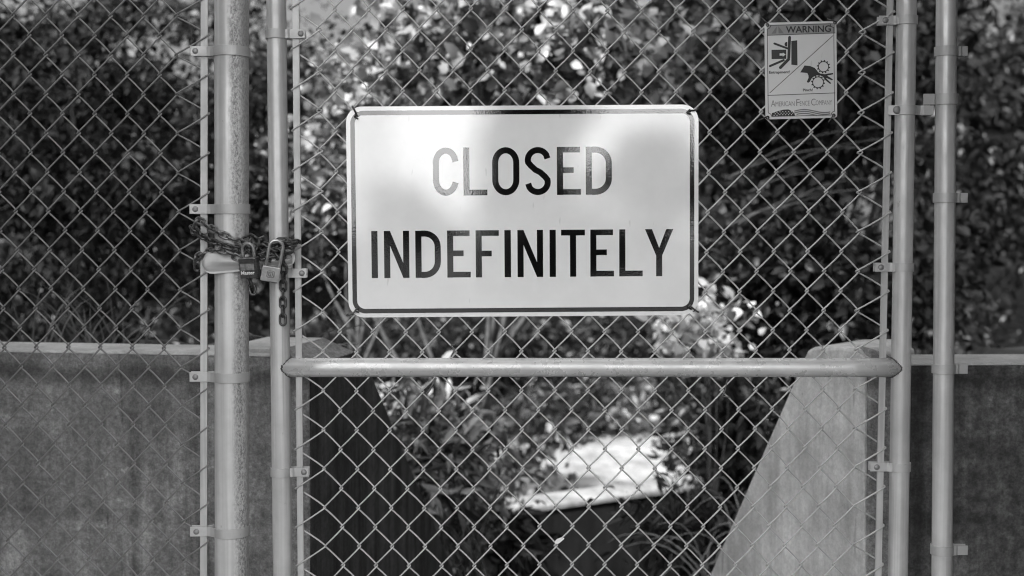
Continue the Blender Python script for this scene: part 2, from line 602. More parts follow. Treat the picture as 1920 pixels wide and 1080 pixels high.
# rough return strip of concrete beside the pale wing
t = thing('concrete_pier', 'narrow rough concrete pier beside the pale wing wall', 'pier', (pB.x + .04, .4, 0))
b = MB(); b.prism([(pB.x + .008, .37, -.3), (pB.x + .07, .37, -.3), (pB.x + .07, .37, 1.205), (pB.x + .05, .37, 1.225), (pB.x + .008, .37, 1.235)], (0, .12, 0))
b.build('pier_face', M['wall'], t, bevel=.006)
t = thing('concrete_pier', 'narrow dark concrete pier beside the stained wing wall', 'pier', (pA.x - .03, .38, 0))
b = MB(); b.prism([(pA.x - .055, .37, -.3), (pA.x - .004, .37, -.3), (pA.x - .004, .37, 1.195), (pA.x - .055, .37, 1.21)], (0, .16, 0))
b.build('pier_face', M['wall'], t, bevel=.006)

# low parapet beyond, with a pale top
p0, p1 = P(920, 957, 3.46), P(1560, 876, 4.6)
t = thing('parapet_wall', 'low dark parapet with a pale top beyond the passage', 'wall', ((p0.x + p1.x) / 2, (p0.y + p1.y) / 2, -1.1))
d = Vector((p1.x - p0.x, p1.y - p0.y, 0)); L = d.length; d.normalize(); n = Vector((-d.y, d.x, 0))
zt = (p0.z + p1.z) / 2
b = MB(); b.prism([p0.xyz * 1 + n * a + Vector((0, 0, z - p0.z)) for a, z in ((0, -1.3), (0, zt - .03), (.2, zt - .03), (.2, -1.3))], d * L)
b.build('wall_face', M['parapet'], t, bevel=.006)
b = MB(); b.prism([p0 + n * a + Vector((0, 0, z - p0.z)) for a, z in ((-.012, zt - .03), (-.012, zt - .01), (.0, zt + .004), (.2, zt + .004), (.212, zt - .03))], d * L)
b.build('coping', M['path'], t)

# ------------------------------------------------------------------ fence fabric
def chain_mesh(name, parent, xl, xr, x_anchor, sx, z_anchor, sz, z_lo, z_hi, lean, seed, r=.00195, barL=True, barR=True, depth=0.0, mat='wire'):
    """woven zig-zag wires; xl / xr give the outermost turns (functions of z) when a flat bar is threaded there"""
    rnd = np.random.RandomState(seed)
    ph = rnd.rand(8) * 6.28
    c0 = math.ceil((xl((z_lo + z_hi) / 2) - x_anchor) / sx + (.0 if barL else 0) - .15)
    c1 = math.floor((xr((z_lo + z_hi) / 2) - x_anchor) / sx + .15)
    V, Lp, Sz = [], [], []
    nv = 0
    NS = 6
    ang = np.arange(NS) * 2 * np.pi / NS

    def warp(x, z):
        dx = .0022 * math.sin(3.1 * x + 2.3 * z + ph[0]) + .0014 * math.sin(9.0 * z - 4 * x + ph[1])
        dz = .0026 * math.sin(2.2 * x - 3.1 * z + ph[2]) + .0012 * math.sin(11 * x + 2 * z + ph[3])
        dy = .004 * math.sin(1.7 * x + 1.3 * z + ph[4])
        return x + dx + lean * x * (z - z_anchor), dy + depth, z + dz

    for w in range(c0, c1):
        first, last = w == c0 and barL, w == c1 - 1 and barR
        d = .0047 if (first or last) else .0025
        pts = []
        k0 = math.floor((z_lo - z_anchor) / sz) - 1
        k1 = math.ceil((z_hi - z_anchor) / sz) + 1
        jl = rnd.randn(4000) * .0007
        ji = 0
        for k in range(k0, k1):
            # left turn at column w, right turn at column w+1; odd columns are half a row off
            zl = z_anchor + k * sz + (sz / 2 if w % 2 else 0)
            zr = zl + sz / 2
            zn = zl + sz
            if zl < z_lo - .01 or zn > z_hi + .03: continue
            XL = x_anchor + w * sx; XR = x_anchor + (w + 1) * sx
            e = .0033
            a = XL - e; bx = XR + e
            if first: a = xl(zl) - .0035
            if last: bx = xr(zr) + .0035
            j1, j2 = jl[ji], jl[ji + 1]; ji += 2
            # front strand rises to the right, back strand rises to the left
            seq = [(a, -.2 * d, zl)]
            for tt, yy, bow in ((.06, -.8, 0), (.25, -1, .35), (.5, -1, .5), (.75, -1, .35), (.94, -.8, 0)):
                seq.append((a + (bx - a) * tt, yy * d, zl + (zr - zl) * tt + bow * (-.0016 + j1)))
            seq.append((bx, -.2 * d, zr - .0006)); seq.append((bx, .2 * d, zr + .0012))
            for tt, yy, bow in ((.06, .8, 0), (.25, 1, .35), (.5, 1, .5), (.75, 1, .35), (.94, .8, 0)):
                seq.append((bx + (a - bx) * tt, yy * d, zr + (zn - zr) * tt + bow * (.0034 + j2)))
            seq.append((a, .2 * d, zn - .0012))
            for (x, y, z) in seq:
                wx, wy, wz = warp(x, z)
                if first or last:
                    wx = x; wy = depth
                pts.append((wx, wy + y, wz))
        if len(pts) < 4: continue
        A = np.array(pts)
        T = np.gradient(A, axis=0); T /= np.linalg.norm(T, axis=1)[:, None] + 1e-9
        up = np.array([0, 1.0, 0])
        N = up - T * (T @ up)[:, None]
        N /= np.linalg.norm(N, axis=1)[:, None] + 1e-9
        B = np.cross(T, N)
        ring = A[:, None, :] + r * (N[:, None, :] * np.cos(ang)[None, :, None] + B[:, None, :] * np.sin(ang)[None, :, None])
        m = len(A)
        V.append(ring.reshape(-1, 3))
        i = np.arange(m - 1)[:, None] * NS; k = np.arange(NS)[None, :]; k2 = (k + 1) % NS
        q = np.stack([i + k, i + k2, i + NS + k2, i + NS + k], -1).reshape(-1, 4) + nv
        Lp.append(q.ravel()); Sz.append(np.full(len(q), 4))
        nv += m * NS
    return np_mesh(name, np.concatenate(V), np.concatenate(Lp), np.concatenate(Sz), M[mat], parent)


def line_x(top, bot):
    """x on the fence plane as a function of height, from the photo's x at rows 0 and 1080"""
    a, c = P(top, 0), P(bot, 1080)
    return lambda z: a.x + (c.x - a.x) * (z - a.z) / (c.z - a.z)


def flat_bar(parent, fx0, fx1, zlo, zhi, y=0.0, t=.0048):
    b = MB()
    n = 14
    vs = []
    for i in range(n + 1):
        z = zlo + (zhi - zlo) * i / n
        for x, yy in ((fx0(z), -t / 2), (fx1(z), -t / 2), (fx1(z), t / 2), (fx0(z), t / 2)):
            vs.append((x, y + yy, z))
    fs = []
    for i in range(n):
        for k in range(4):
            fs.append((4 * i + k, 4 * i + (k + 1) % 4, 4 * i + 4 + (k + 1) % 4, 4 * i + 4 + k))
    fs += [(3, 2, 1, 0), (4 * n, 4 * n + 1, 4 * n + 2, 4 * n + 3)]
    b.add(vs, fs, False)
    return b.build('tension_bar', M['bar'], parent, bevel=.0006)


def pole(parent, name, top, bot, r, zlo, zhi, mat, y=0.0, n=32):
    f = line_x(top, bot)
    b = MB()
    zs = [zlo + (zhi - zlo) * i / 10 for i in range(11)]
    b.tube([(f(z), y, z) for z in zs], r, n)
    o = b.build(name, mat, parent)
    return f, o


def band(parent, fx, r, py, sgn, px_end, px_bolt, h_px=18, y=0.0, bolt=True, tilt=0.0, bolt_r=.0066):
    """pressed strap round a pipe, closed by a carriage bolt through its two tabs"""
    z = P(960, py).z
    cx = fx(z)
    Rr = r + .0018
    xe = P(px_end, py).x
    a0, a1 = -150, 150
    path = [(xe, -.0066), (cx + sgn * -(-1) * (r * 1.32), -.0066)]
    pts = [Vector((abs(xe - cx), -.0072)), Vector((r * 1.42, -.0076)), Vector((r * 1.2, -.0105))]
    arc = [Vector((-Rr * math.cos(R(a)) , Rr * math.sin(R(a)))) for a in range(-145, 146, 8)]
    # measured with the tab on the +x side; arc runs from the tab side round the front to the far side and back
    arc = [Vector((Rr * math.cos(R(a)), Rr * math.sin(R(a)))) for a in range(-28, -333, -8)]
    back = [Vector((r * 1.2, .0105)), Vector((r * 1.42, .0076)), Vector((abs(xe - cx), .0072))]
    full = pts + arc + back
    b = MB()
    b.ribbon([(cx + sgn * p.x, y + p.y) for p in full], z, h_px * MMPX, .0024)
    if tilt:
        b.v = [(x, yy, zz + tilt * (x - cx)) for x, yy, zz in b.v]
    o = b.build('tension_band', M['band'], parent, bevel=.0005)
    if bolt:
        bx = P(px_bolt, py).x
        b = MB(); zz = z + tilt * (bx - cx)
        b.dome((bx, y - .0085, zz), bolt_r, .0036)
        b.tube([(bx, y - .008, zz), (bx, y + .016, zz)], .004, 8)
        b.tube([(bx, y + .0085, zz), (bx, y + .0145, zz)], .0075, 6)
        b.build('carriage_bolt', M['bolt'], o)
    return o


ZLO, ZHI = .06, 2.36
# ---- left fence panel
fence = thing('chain_link_fence', 'fixed chain link panel left of the thick latch post', 'fence', (P(200, 500).x, 0, 0))
fl0, fl1 = line_x(376.5, 375.5), line_x(390, 388.5)
an = P(179, 141); an2 = P(179 + 61, 141); an3 = P(179, 141 + 74)
fxl = lambda z: P(-330, 400).x
chain_mesh('chain_link_mesh', fence, fxl, fl1, an.x, (an2.x - an.x) / 2, an.z, an.z - an3.z, ZLO, ZHI, .0, 3, barL=False, mat='dark_wire')
flat_bar(fence, fl0, fl1, ZLO, ZHI)
# ---- latch post
r_post = 31.5 * MMPX
post = thing('latch_post', 'thick galvanized latch post with crusted right side, wrapped by the chain', 'fence post', (P(433, 540).x, 0, 0))
fpost, _ = pole(post, 'pole', 434.5, 434.5, r_post, 0, 2.5, M['post'])
for py, bx, ex, tl in ((98, 368, 359, -.02), (392, 368, 357, 0), (706, 368, 357, .0), (994, 370, 358, .02)):
    band(post, fpost, r_post, py, -1, ex, bx, 18, tilt=tl)

# ---- gate
gate = thing('chain_link_gate', 'locked chain link gate carrying the closed sign', 'gate', (P(1100, 540).x, 0, .05))
r_g = 18.2 * MMPX
fgl, _ = pole(gate, 'gate_stile', 518, 530, r_g, .06, 2.38, M['pipe'])
fgr, _ = pole(gate, 'gate_stile', 1700, 1683.5, r_g, .06, 2.38, M['pipe'])
zr = P(960, 689).z
b = MB(); b.tube([(fgl(zr) + .004 + (fgr(zr) - fgl(zr) - .008) * i / 12, 0, zr) for i in range(13)], 18 * MMPX, 32)
rail = b.build('gate_rail', M['rail'], gate)
random.seed(5)
for fx, sg in ((fgl, 1), (fgr, -1)):
    b = MB()
    x0 = fx(zr)
    for i in range(46):
        a = 2 * math.pi * i / 46
        ry = math.cos(a) * 18.4 * MMPX; rz = math.sin(a) * 18.4 * MMPX
        xx = math.sqrt(max(0, (r_g + .001) ** 2 - ry * ry))
        b.dome((x0 + sg * (xx + random.uniform(-.001, .001)), -ry + random.uniform(-.0006, .0006), zr + rz), random.uniform(.0012, .0024), .0016, axis=(sg * .4, -math.cos(a) - .01, math.sin(a)), n=7, rings=3)
    b.build('weld_bead', M['weld'], rail)
g0, g1 = line_x(548, 558.5), line_x(561, 570)
g2, g3 = line_x(1663, 1640), line_x(1675, 1652.5)
an = P(761, 620); an2 = P(761 + 62.55, 620); an3 = P(761, 620 + 74)
chain_mesh('chain_link_mesh', gate, g0, g3, an.x, (an2.x - an.x) / 2, an.z, an.z - an3.z, ZLO, ZHI, .008, 11)
flat_bar(gate, g0, g1, ZLO, ZHI)
flat_bar(gate, g2, g3, ZLO, ZHI)
for py, bx, ex, tl in ((65, 565, 573, .02), (512, 567, 576, 0), (884, 571, 580, -.0)):
    band(gate, fgl, r_g, py, 1, ex, bx, 17, tilt=tl)
for py, bx, ex, tl in ((39, 1658, 1646, 0), (501, 1650, 1639, 0), (874.5, 1642, 1630, 0)):
    band(gate, fgr, r_g, py, -1, ex, bx, 16.5, tilt=tl)

# fork latch: stamped arm reaching across the latch post, pivot plate on the gate stile
ya = -r_post - .009
b = MB()
N = 24
sec = []
def arm_h(u):   # half height along the arm
    return (22.5 - 8 * min(1, u * 1.6)) * MMPX
za, xa0, xa1 = P(960, 493, ya).z, P(379, 493, ya).x, P(552, 490).x
vs, fs = [], []
J = 9
for i in range(N + 1):
    u = i / N
    x = xa0 + (xa1 - xa0) * u
    h = arm_h(u) * (math.sqrt(1 - (1 - min(1, u / .13)) ** 2) * .75 + .25 if u < .13 else 1)
    yy = ya + (.02 * sstep(u, .5, .95))
    for j in range(J):
        v = -1 + 2 * j / (J - 1)
        rib = .0075 * math.exp(-((v - .1) / .28) ** 2) * sstep(u, .06, .25)
        vs.append((x, yy - rib + .004 * abs(v) ** 3, za + v * h + .004 * u))
m0 = len(vs)
vs += [(x, y + .003, z) for x, y, z in vs]
for i in range(N):
    for j in range(J - 1):
        a = i * J + j
        fs.append((a, a + J, a + J + 1, a + 1)); fs.append((m0 + a, m0 + a + 1, m0 + a + J + 1, m0 + a + J))
    for j in (0, J - 1):
        a = i * J + j
        fs.append((a, a + J, m0 + a + J, m0 + a))
for i in (0, N):
    for j in range(J - 1):
        a = i * J + j
        fs.append((a, a + 1, m0 + a + 1, m0 + a))
b.add(vs, fs)
arm = b.build('latch_fork', M['band'], gate)
b = MB()
pc = P(543, 483)
b.prism([pc + Vector((14.5 * MMPX * math.cos(a), -.026, 15.5 * MMPX * math.sin(a))) for a in [2 * math.pi * k / 28 for k in range(28)]], (0, .004, 0))
b.box((pc.x - .012, -.0235, pc.z - .008), (.024, .003, .05))
pl = b.build('latch_plate', M['band'], gate, bevel=.0008)
b = MB(); b.dome((pc.x + .001, -.0262, pc.z), 8.2 * MMPX, .0055); b.build('carriage_bolt', M['bolt'], pl)

# ---- hinge between gate and hinge post
zh = P(960, 207.5).z
cx = fgr(zh)
b = MB()
Rr = r_g + .0022
arc = [(cx + Rr * math.cos(R(a)), Rr * math.sin(R(a))) for a in range(-205, 206 - 180, 8)]
path = [(P(1663, 207).x, -.009), (P(1672, 207).x, -.012)] + [(cx + Rr * math.cos(R(a)), Rr * math.sin(R(a))) for a in range(-140, -24, 8)] + [(P(1724, 207).x, -.006), (P(1728, 207).x, -.0105), (P(1747, 207).x, -.0105)]
b.ribbon(path, zh, 17.5 * MMPX, .004)
b.tube([(P(1738, 207).x, .002, zh - .01), (P(1738, 207).x, .002, zh + .01)], .011, 16)
hg = b.build('hinge_strap', M['band'], gate, bevel=.0006)
b = MB(); b.dome((P(1678, 207).x, -.0155, zh), 8 * MMPX, .005); b.build('carriage_bolt', M['bolt'], hg)
r_h = 19 * MMPX
hpost = thing('hinge_post', 'slim galvanized hinge post at the right edge beside the gate', 'fence post', (P(1785, 540).x, .0, 0))
fh, _ = pole(hpost, 'pole', 1775, 1766, r_h, 0, 2.5, M['pipe'])
zm = P(960, 187).z
b = MB()
chx = fh(zm)
Rr = r_h + .002
path = [(P(1728, 187).x, -.0105), (P(1748, 187).x, -.0105), (P(1752, 187).x, -.006)] + [(chx + Rr * math.cos(R(a)), Rr * math.sin(R(a))) for a in range(-160, 20, 8)]
b.ribbon(path, zm, 20 * MMPX, .004)
b.tube([(P(1738, 187).x, .002, zm - .03), (P(1738, 187).x, .002, zm + .0115)], .0075, 14)
b.build('hinge_pin', M['band'], hpost, bevel=.0006)
for py in (97, 371, 691, 1030):
    band(hpost, fh, r_h, py, 1, 1812, 1806, 18, bolt=False)
# ------------------------------------------------------------------ big sign
Z = .463e-3     # metres per unit of the lettering grid
sc = P(980.5, 396.5)
ys = -.0085
sign = thing('closed_sign', 'white reflective sign reading closed indefinitely, wired to the gate', 'sign', (sc.x, ys, sc.z), rot=(R(-.15), R(-.38), R(.35)))


def SL(x, y, off=0.0):
    """lettering-grid point to sign-local"""
    return Vector(((x - 855) * Z, -off, (540 - y) * Z))


def rrect(x0, y0, x1, y1, r, n=10):
    out = []
    for cx, cy, a0 in ((x1 - r, y0 + r, -90), (x1 - r, y1 - r, 0), (x0 + r, y1 - r, 90), (x0 + r, y0 + r, 180)):
        for k in range(n + 1):
            a = R(a0 + 90 * k / n)
            out.append((cx + r * math.cos(a), cy + r * math.sin(a)))
    return out


def local_build(b, name, mat, parent):
    return b.build(name, mat, parent, world=False)


W0, W1, H0, H1 = 855 - 823, 855 + 823, 540 - 493, 540 + 493
b = MB(); b.prism([SL(x, y, .0) for x, y in rrect(W0, H0, W1, H1, 74)], (0, -.0022, 0))
panel = local_build(b, 'panel', M['sign_white'], sign)
OFF = .0026


def strip(b, path, w, closed=False, fn=SL, off=OFF):
    """painted line of constant width along a 2-D path"""
    pts = [Vector(p) for p in path]
    n = len(pts)
    Lf, Rt = [], []
    for i in range(n):
        if closed: d0, d1 = pts[i] - pts[i - 1], pts[(i + 1) % n] - pts[i]
        else: d0, d1 = pts[i] - pts[max(i - 1, 0)], pts[min(i + 1, n - 1)] - pts[i]
        if d0.length < 1e-6: d0 = d1
        if d1.length < 1e-6: d1 = d0
        d0, d1 = d0.normalized(), d1.normalized()
        m = Vector((-d0.y - d1.y, d0.x + d1.x)).normalized()
        k = max(.4, m.dot(Vector((-d0.y, d0.x))))
        Lf.append(pts[i] + m * (w / 2 / k)); Rt.append(pts[i] - m * (w / 2 / k))
    for i in range(n if closed else n - 1):
        j = (i + 1) % n
        b.flat([fn(p.x, p.y, off) for p in (Lf[i], Lf[j], Rt[j], Rt[i])])


def quad(b, x0, y0, x1, y1, fn=SL, off=OFF):
    b.flat([fn(x0, y0, off), fn(x1, y0, off), fn(x1, y1, off), fn(x0, y1, off)])


bd = 19
b = MB(); strip(b, rrect(W0 + 30, H0 + 30, W1 - 30, H1 - 30, 50), 21, True)
local_build(b, 'border_line', M['sign_black'], sign)

w = 28.5


def L_bars(b, x0, x1, y0, y1, bars, stem=True):
    if stem: quad(b, x0, y0, x0 + w, y1)
    for yy, xe in bars: quad(b, x0 + w, yy, xe, yy + w * .93)


def letter(ch, x0, x1, y0, y1):
    b = MB()
    wy = w * .95
    if ch == 'I': quad(b, x0, y0, x1, y1)
    elif ch == 'L': L_bars(b, x0, x1, y0, y1, [(y1 - wy, x1)])
    elif ch == 'E': L_bars(b, x0, x1, y0, y1, [(y0, x1 - 4), ((y0 + y1) / 2 - wy * .62, x1 - .3 * (x1 - x0)), (y1 - wy, x1)])
    elif ch == 'F': L_bars(b, x0, x1, y0, y1, [(y0, x1), ((y0 + y1) / 2 - wy * .55, x1 - .31 * (x1 - x0))])
    elif ch == 'T':
        xm = (x0 + x1) / 2
        quad(b, x0, y0, x1, y0 + wy); quad(b, xm - w / 2, y0 + wy, xm + w / 2, y1)
    elif ch == 'N':
        quad(b, x0, y0, x0 + w, y1); quad(b, x1 - w, y0, x1, y1)
        b.flat([SL(*p, OFF) for p in ((x0 + w, y0), (x1 - w, y1 - 70), (x1 - w, y1), (x0 + w, y0 + 70))])
    elif ch == 'Y':
        xm = (x0 + x1) / 2; ym = y0 + .56 * (y1 - y0)
        b.flat([SL(*p, OFF) for p in ((x0, y0), (x0 + 33, y0), (xm, ym - 36), (x1 - 33, y0), (x1, y0), (xm + w / 2, ym), (xm + w / 2, y1), (xm - w / 2, y1), (xm - w / 2, ym))])
    elif ch == 'D':
        quad(b, x0, y0, x0 + w, y1)
        h = wy / 2; rx = (x1 - x0) * .52; ry = 62
        xa = x1 - w / 2 - rx
        pth = [(x0 + w, y0 + h), (xa, y0 + h)] + [(xa + rx * math.sin(R(a)), y0 + h + ry - ry * math.cos(R(a))) for a in range(10, 91, 10)]
        pth += [(xa + rx * math.cos(R(a)), y1 - h - ry + ry * math.sin(R(a))) for a in range(0, 81, 10)] + [(xa, y1 - h), (x0 + w, y1 - h)]
        strip(b, pth, w)
    elif ch in 'OC':
        cxm = (x0 + x1) / 2; rx = (x1 - x0 - w) / 2; ry = 58
        ya_, yb_ = y0 + w / 2 + ry, y1 - w / 2 - ry
        top = [(cxm + rx * math.cos(R(a)), ya_ - ry * math.sin(R(a))) for a in range(0, 181, 9)]
        bot = [(cxm - rx * math.cos(R(a)), yb_ + ry * math.sin(R(a))) for a in range(0, 181, 9)]
        if ch == 'O': strip(b, top + bot, w, True)
        else:
            strip(b, [(cxm + rx, y0 + 66)] + [p for p in top if p[0] < cxm or p[1] < y0 + 52] + [p for p in bot if p[0] < cxm or p[1] > y1 - 50] + [(cxm + rx, y1 - 62)], w)
    elif ch == 'S':
        cxm, cym = (x0 + x1) / 2, (y0 + y1) / 2
        rx = (x1 - x0 - w) / 2; cy_ = y0 + w / 2 + 46
        up = [(cxm + rx * .98, y0 + 54)] + [(cxm + rx * math.cos(R(a)), cy_ - 46 * math.sin(R(a))) for a in range(32, 199, 9)]
        up += [(cxm - rx * .72, cym - 26), (cxm - rx * .25, cym - 6)]
        dn = [(2 * cxm - x, 2 * cym - y) for x, y in reversed(up)]
        strip(b, up + dn, w)
    return b


t1y0, t1y1 = 240, 464
line1 = [('C', 435, 555), ('L', 577, 689), ('O', 712, 839), ('S', 865, 986), ('E', 1015, 1127), ('D', 1150, 1272)]
t2y0, t2y1 = 627, 848
line2 = [('I', 143, 172), ('N', 202, 320), ('D', 349, 468), ('E', 498, 608), ('F', 632, 741), ('I', 767, 797), ('N', 828, 948), ('I', 979, 1008), ('T', 1033, 1145), ('E', 1170, 1281), ('L', 1306, 1416), ('Y', 1427, 1560)]
for ln, ya_, yb_ in ((line1, t1y0, t1y1), (line2, t2y0, t2y1)):
    bb = MB()
    for ch, xa, xb in ln:
        q = letter(ch, xa, xb, ya_, yb_)
        bb.add(q.v, q.f, False)
    local_build(bb, 'lettering', M['sign_black'], sign)
# wire ties through the four corners
rng = random.Random(4)
for (x, y), (dx, dy) in (((80, 96), (-14, -46)), ((1632, 84), (42, -18)), ((72, 1000), (-44, 24)), ((1636, 996), (40, 22))):
    a = SL(x, y); c = SL(x + dx, y + dy)
    b = MB()
    path = catmull([a + Vector((0, .006, 0)), a + Vector((.003, -.004, .002)), a + Vector((.0, -.0075, .004)), (a + c) / 2 + Vector((.002, -.008, 0)), c + Vector((0, -.007, 0)), c + Vector((-.003, .008, .002)), (a + c) / 2 + Vector((0, .012, -.004))], 6)
    b.tube(path, .0019, 8)
    b.tube(catmull([a + Vector((.004, -.005, -.004)), a + Vector((-.003, -.0085, 0)), a + Vector((.002, -.0075, .006))], 5), .0018, 8)
    local_build(b, 'wire_tie', M['chain'], sign)

# ------------------------------------------------------------------ small warning sign
ZW = MMPX / 5.4
cw = P(1420 + 431 / 5.4, 30 + 555 / 5.4)
warn = thing('warning_sign', 'small warning sign with pinch and entrapment pictograms near the hinge side', 'sign', (cw.x, -.0075, cw.z), rot=(0, R(-1.35), R(-.5)))


def WL(x, y, off=0.0):
    dx, dy = x - 431, y - 555
    a = R(1.35)
    # undo the tilt seen in the photo so that the sign itself is square
    return Vector(((dx * math.cos(a) - dy * math.sin(a)) * ZW, -off, -(dx * math.sin(a) + dy * math.cos(a)) * ZW))


def WS(x, y, off=0.0):      # square sign grid, 716 x 958 about the centre
    return Vector((x * ZW, -off, -y * ZW))


b = MB(); b.prism([WS(x, y) for x, y in rrect(-358, -479, 358, 479, 26, 6)], (0, -.0012, 0))
local_build(b, 'panel', M['warn_white'], warn)
WO = .0016
b = MB()
b.flat([WL(*p, WO) for p in ((92, 107), (768, 88), (770, 184), (94, 206))])
local_build(b, 'header_band', M['warn_grey'], warn)
lines = MB()
WOL = .0019
fnw = lambda x, y, off: WS(x, y, off)
strip(lines, [(-331 + 34, -452), (331 - 34, -452), (331 - 30, -430), (331 - 12, -418), (331, -416), (331, 416), (331 - 18, 420), (331 - 32, 436), (331 - 34, 452), (-331 + 34, 452), (-331 + 30, 434), (-331 + 14, 420), (-331, 416), (-331, -416), (-331 + 16, -420), (-331 + 30, -434)], 6, True, fnw, WOL)
fl = lambda x, y, off: WL(x, y, off)
strip(lines, [(94, 209), (770, 187)], 6, False, fl, WOL)
strip(lines, [(100, 804), (776, 780)], 6, False, fl, WOL)
strip(lines, [(122, 780), (746, 212)], 6, False, fl, WOL)
local_build(lines, 'ruled_lines', M['warn_dark'], warn)


def capsule(b, x0, y0, x1, y1, wd, off=WOL):
    d = Vector((x1 - x0, y1 - y0)).normalized(); nrm = Vector((-d.y, d.x)) * wd / 2
    a = math.atan2(nrm.y, nrm.x)
    pts = [(x0 + wd / 2 * math.cos(a + t), y0 + wd / 2 * math.sin(a + t)) for t in [math.pi * k / 8 for k in range(9)]]
    pts += [(x1 + wd / 2 * math.cos(a + math.pi + t), y1 + wd / 2 * math.sin(a + math.pi + t)) for t in [math.pi * k / 8 for k in range(9)]]
    b.flat([WL(x, y, off) for x, y in pts])


b = MB()
capsule(b, 314, 230, 308, 430, 29)
capsule(b, 163, 290, 292, 338, 20, WOL + .0001)
capsule(b, 122, 513, 258, 455, 22, WOL + .0001)
capsule(b, 226, 528, 306, 446, 30, WOL + .0002)
b.flat([WL(x, y, WOL) for x, y in [(292, 275)] + [(288 + 24 * math.cos(R(a)), 297 + 23 * math.sin(R(a))) for a in range(-100, -261, -16)] + [(292, 318)]])
b.flat([WL(x, y, WOL) for x, y in ((331, 265), (390, 258), (396, 507), (335, 500))])
b.flat([WL(x, y, WOL) for x, y in ((135, 352), (282, 350), (284, 442), (137, 444))])
local_build(b, 'entrapment_pictogram', M['warn_dark'], warn)
b = MB(); b.flat([WL(x, y, WOL + .0004) for x, y in ((216, 388), (248, 388), (248, 379), (276, 399), (248, 420), (248, 410), (216, 410))])
local_build(b, 'arrow', M['warn_white'], warn)
b = MB()
b.flat([WL(x, y, WOL) for x, y in ((424, 576), (467, 507), (525, 514), (568, 532), (590, 556), (600, 572), (625, 588), (672, 594), (700, 588), (752, 582), (752, 596), (700, 606), (694, 610), (752, 646), (744, 656), (690, 634), (684, 636), (736, 684), (724, 691), (672, 650), (650, 618), (622, 606), (590, 606), (552, 622), (536, 640), (522, 668), (504, 680), (491, 670), (508, 630), (506, 606), (494, 582))])
for gx_, gy_, gr in ((655, 520, 51), (603, 675, 54)):
    strip(b, [(gx_ + gr * math.cos(R(a)), gy_ + gr * math.sin(R(a))) for a in range(0, 360, 10)], 9, True, fl, WOL + .0003)
    for k in range(12):
        a = R(30 * k + 8); c, s_ = math.cos(a), math.sin(a)
        strip(b, [(gx_ + (gr + 4) * c, gy_ + (gr + 4) * s_), (gx_ + (gr + 15) * c, gy_ + (gr + 15) * s_)], 13, False, fl, WOL + .0003)
local_build(b, 'pinch_pictogram', M['warn_dark'], warn)
b = MB()
b.flat([WL(*p, WO + .0004) for p in ((132, 194), (186, 120), (180, 190))])
b.flat([WL(*p, WO + .0004) for p in ((256, 190), (200, 118), (204, 190))])
local_build(b, 'hazard_triangle', M['warn_mid'], warn)
b = MB()
b.flat([WL(*p, WOL) for p in ((146, 980), (200, 962), (262, 946), (310, 943), (350, 962), (372, 985), (378, 1006), (300, 1008), (147, 1014))])
local_build(b, 'star_field', M['warn_dark'], warn)
b = MB()
rs = random.Random(2)
for r_ in range(3):
    for k in range(7):
        x, y = 168 + k * 29 + 12 * (r_ % 2), 966 + r_ * 15 + (6 if k < 2 else 0)
        if y > 953 - .0 and x < 360 and not (x < 210 and y < 972):
            b.flat([WL(x + 5 * math.cos(R(a)), y + 5 * math.sin(R(a)), WOL + .0004) for a in range(0, 360, 60)])
local_build(b, 'star_dots', M['warn_white'], warn)
b = MB()
for y0, dy_ in ((966, 0), (984, 14), (1004, 26)):
    x_start = 370 if y0 < 1000 else 392
    up = [(x, y0 - 18 * math.sin((x - 370) / 365 * 5.2 + .3) - (x - 370) * .03) for x in range(x_start, 736, 12)]
    if y0 > 1000: up = [(x, y) for x, y in up if x < 600]
    strip(b, up, 11, False, fl, WOL)
local_build(b, 'flag_stripes', M['warn_mid'], warn)


def text_mesh(parent, name, body, x, y, wd, ht, mat, off, bold=0.0, parts=None):
    """lettering from the built-in font, fitted into a box; (x, y) = lower left in the photo grid"""
    cu = bpy.data.curves.new('t', 'FONT'); cu.body = body; cu.offset = bold
    cu.resolution_u = 3
    to = bpy.data.objects.new('t', cu); COL.objects.link(to)
    dg = bpy.context.evaluated_depsgraph_get()
    me = bpy.data.meshes.new_from_object(to.evaluated_get(dg))
    bpy.data.objects.remove(to)
    co = np.array([v.co[:] for v in me.vertices])
    mn, mx = co.min(0), co.max(0)
    base = 0.0
    a = R(-1.35)
    for v in me.vertices:
        u = (v.co.x - mn[0]) / (mx[0] - mn[0]) * wd
        h = (v.co.y - base) / (mx[1] - base) * ht
        gxx = x + u * math.cos(a) + h * math.sin(a) * 1
        gyy = y + u * math.sin(a) - h * math.cos(a)
        v.co = WL(gxx, gyy, off)
    b = MB()
    me.calc_loop_triangles()
    b.add([v.co[:] for v in me.vertices], [tuple(p.vertices) for p in me.polygons], False)
    nrm = sum((p.normal.y for p in me.polygons), 0.0)
    if nrm > 0: b.f = [tuple(reversed(f)) for f in b.f]
    return b


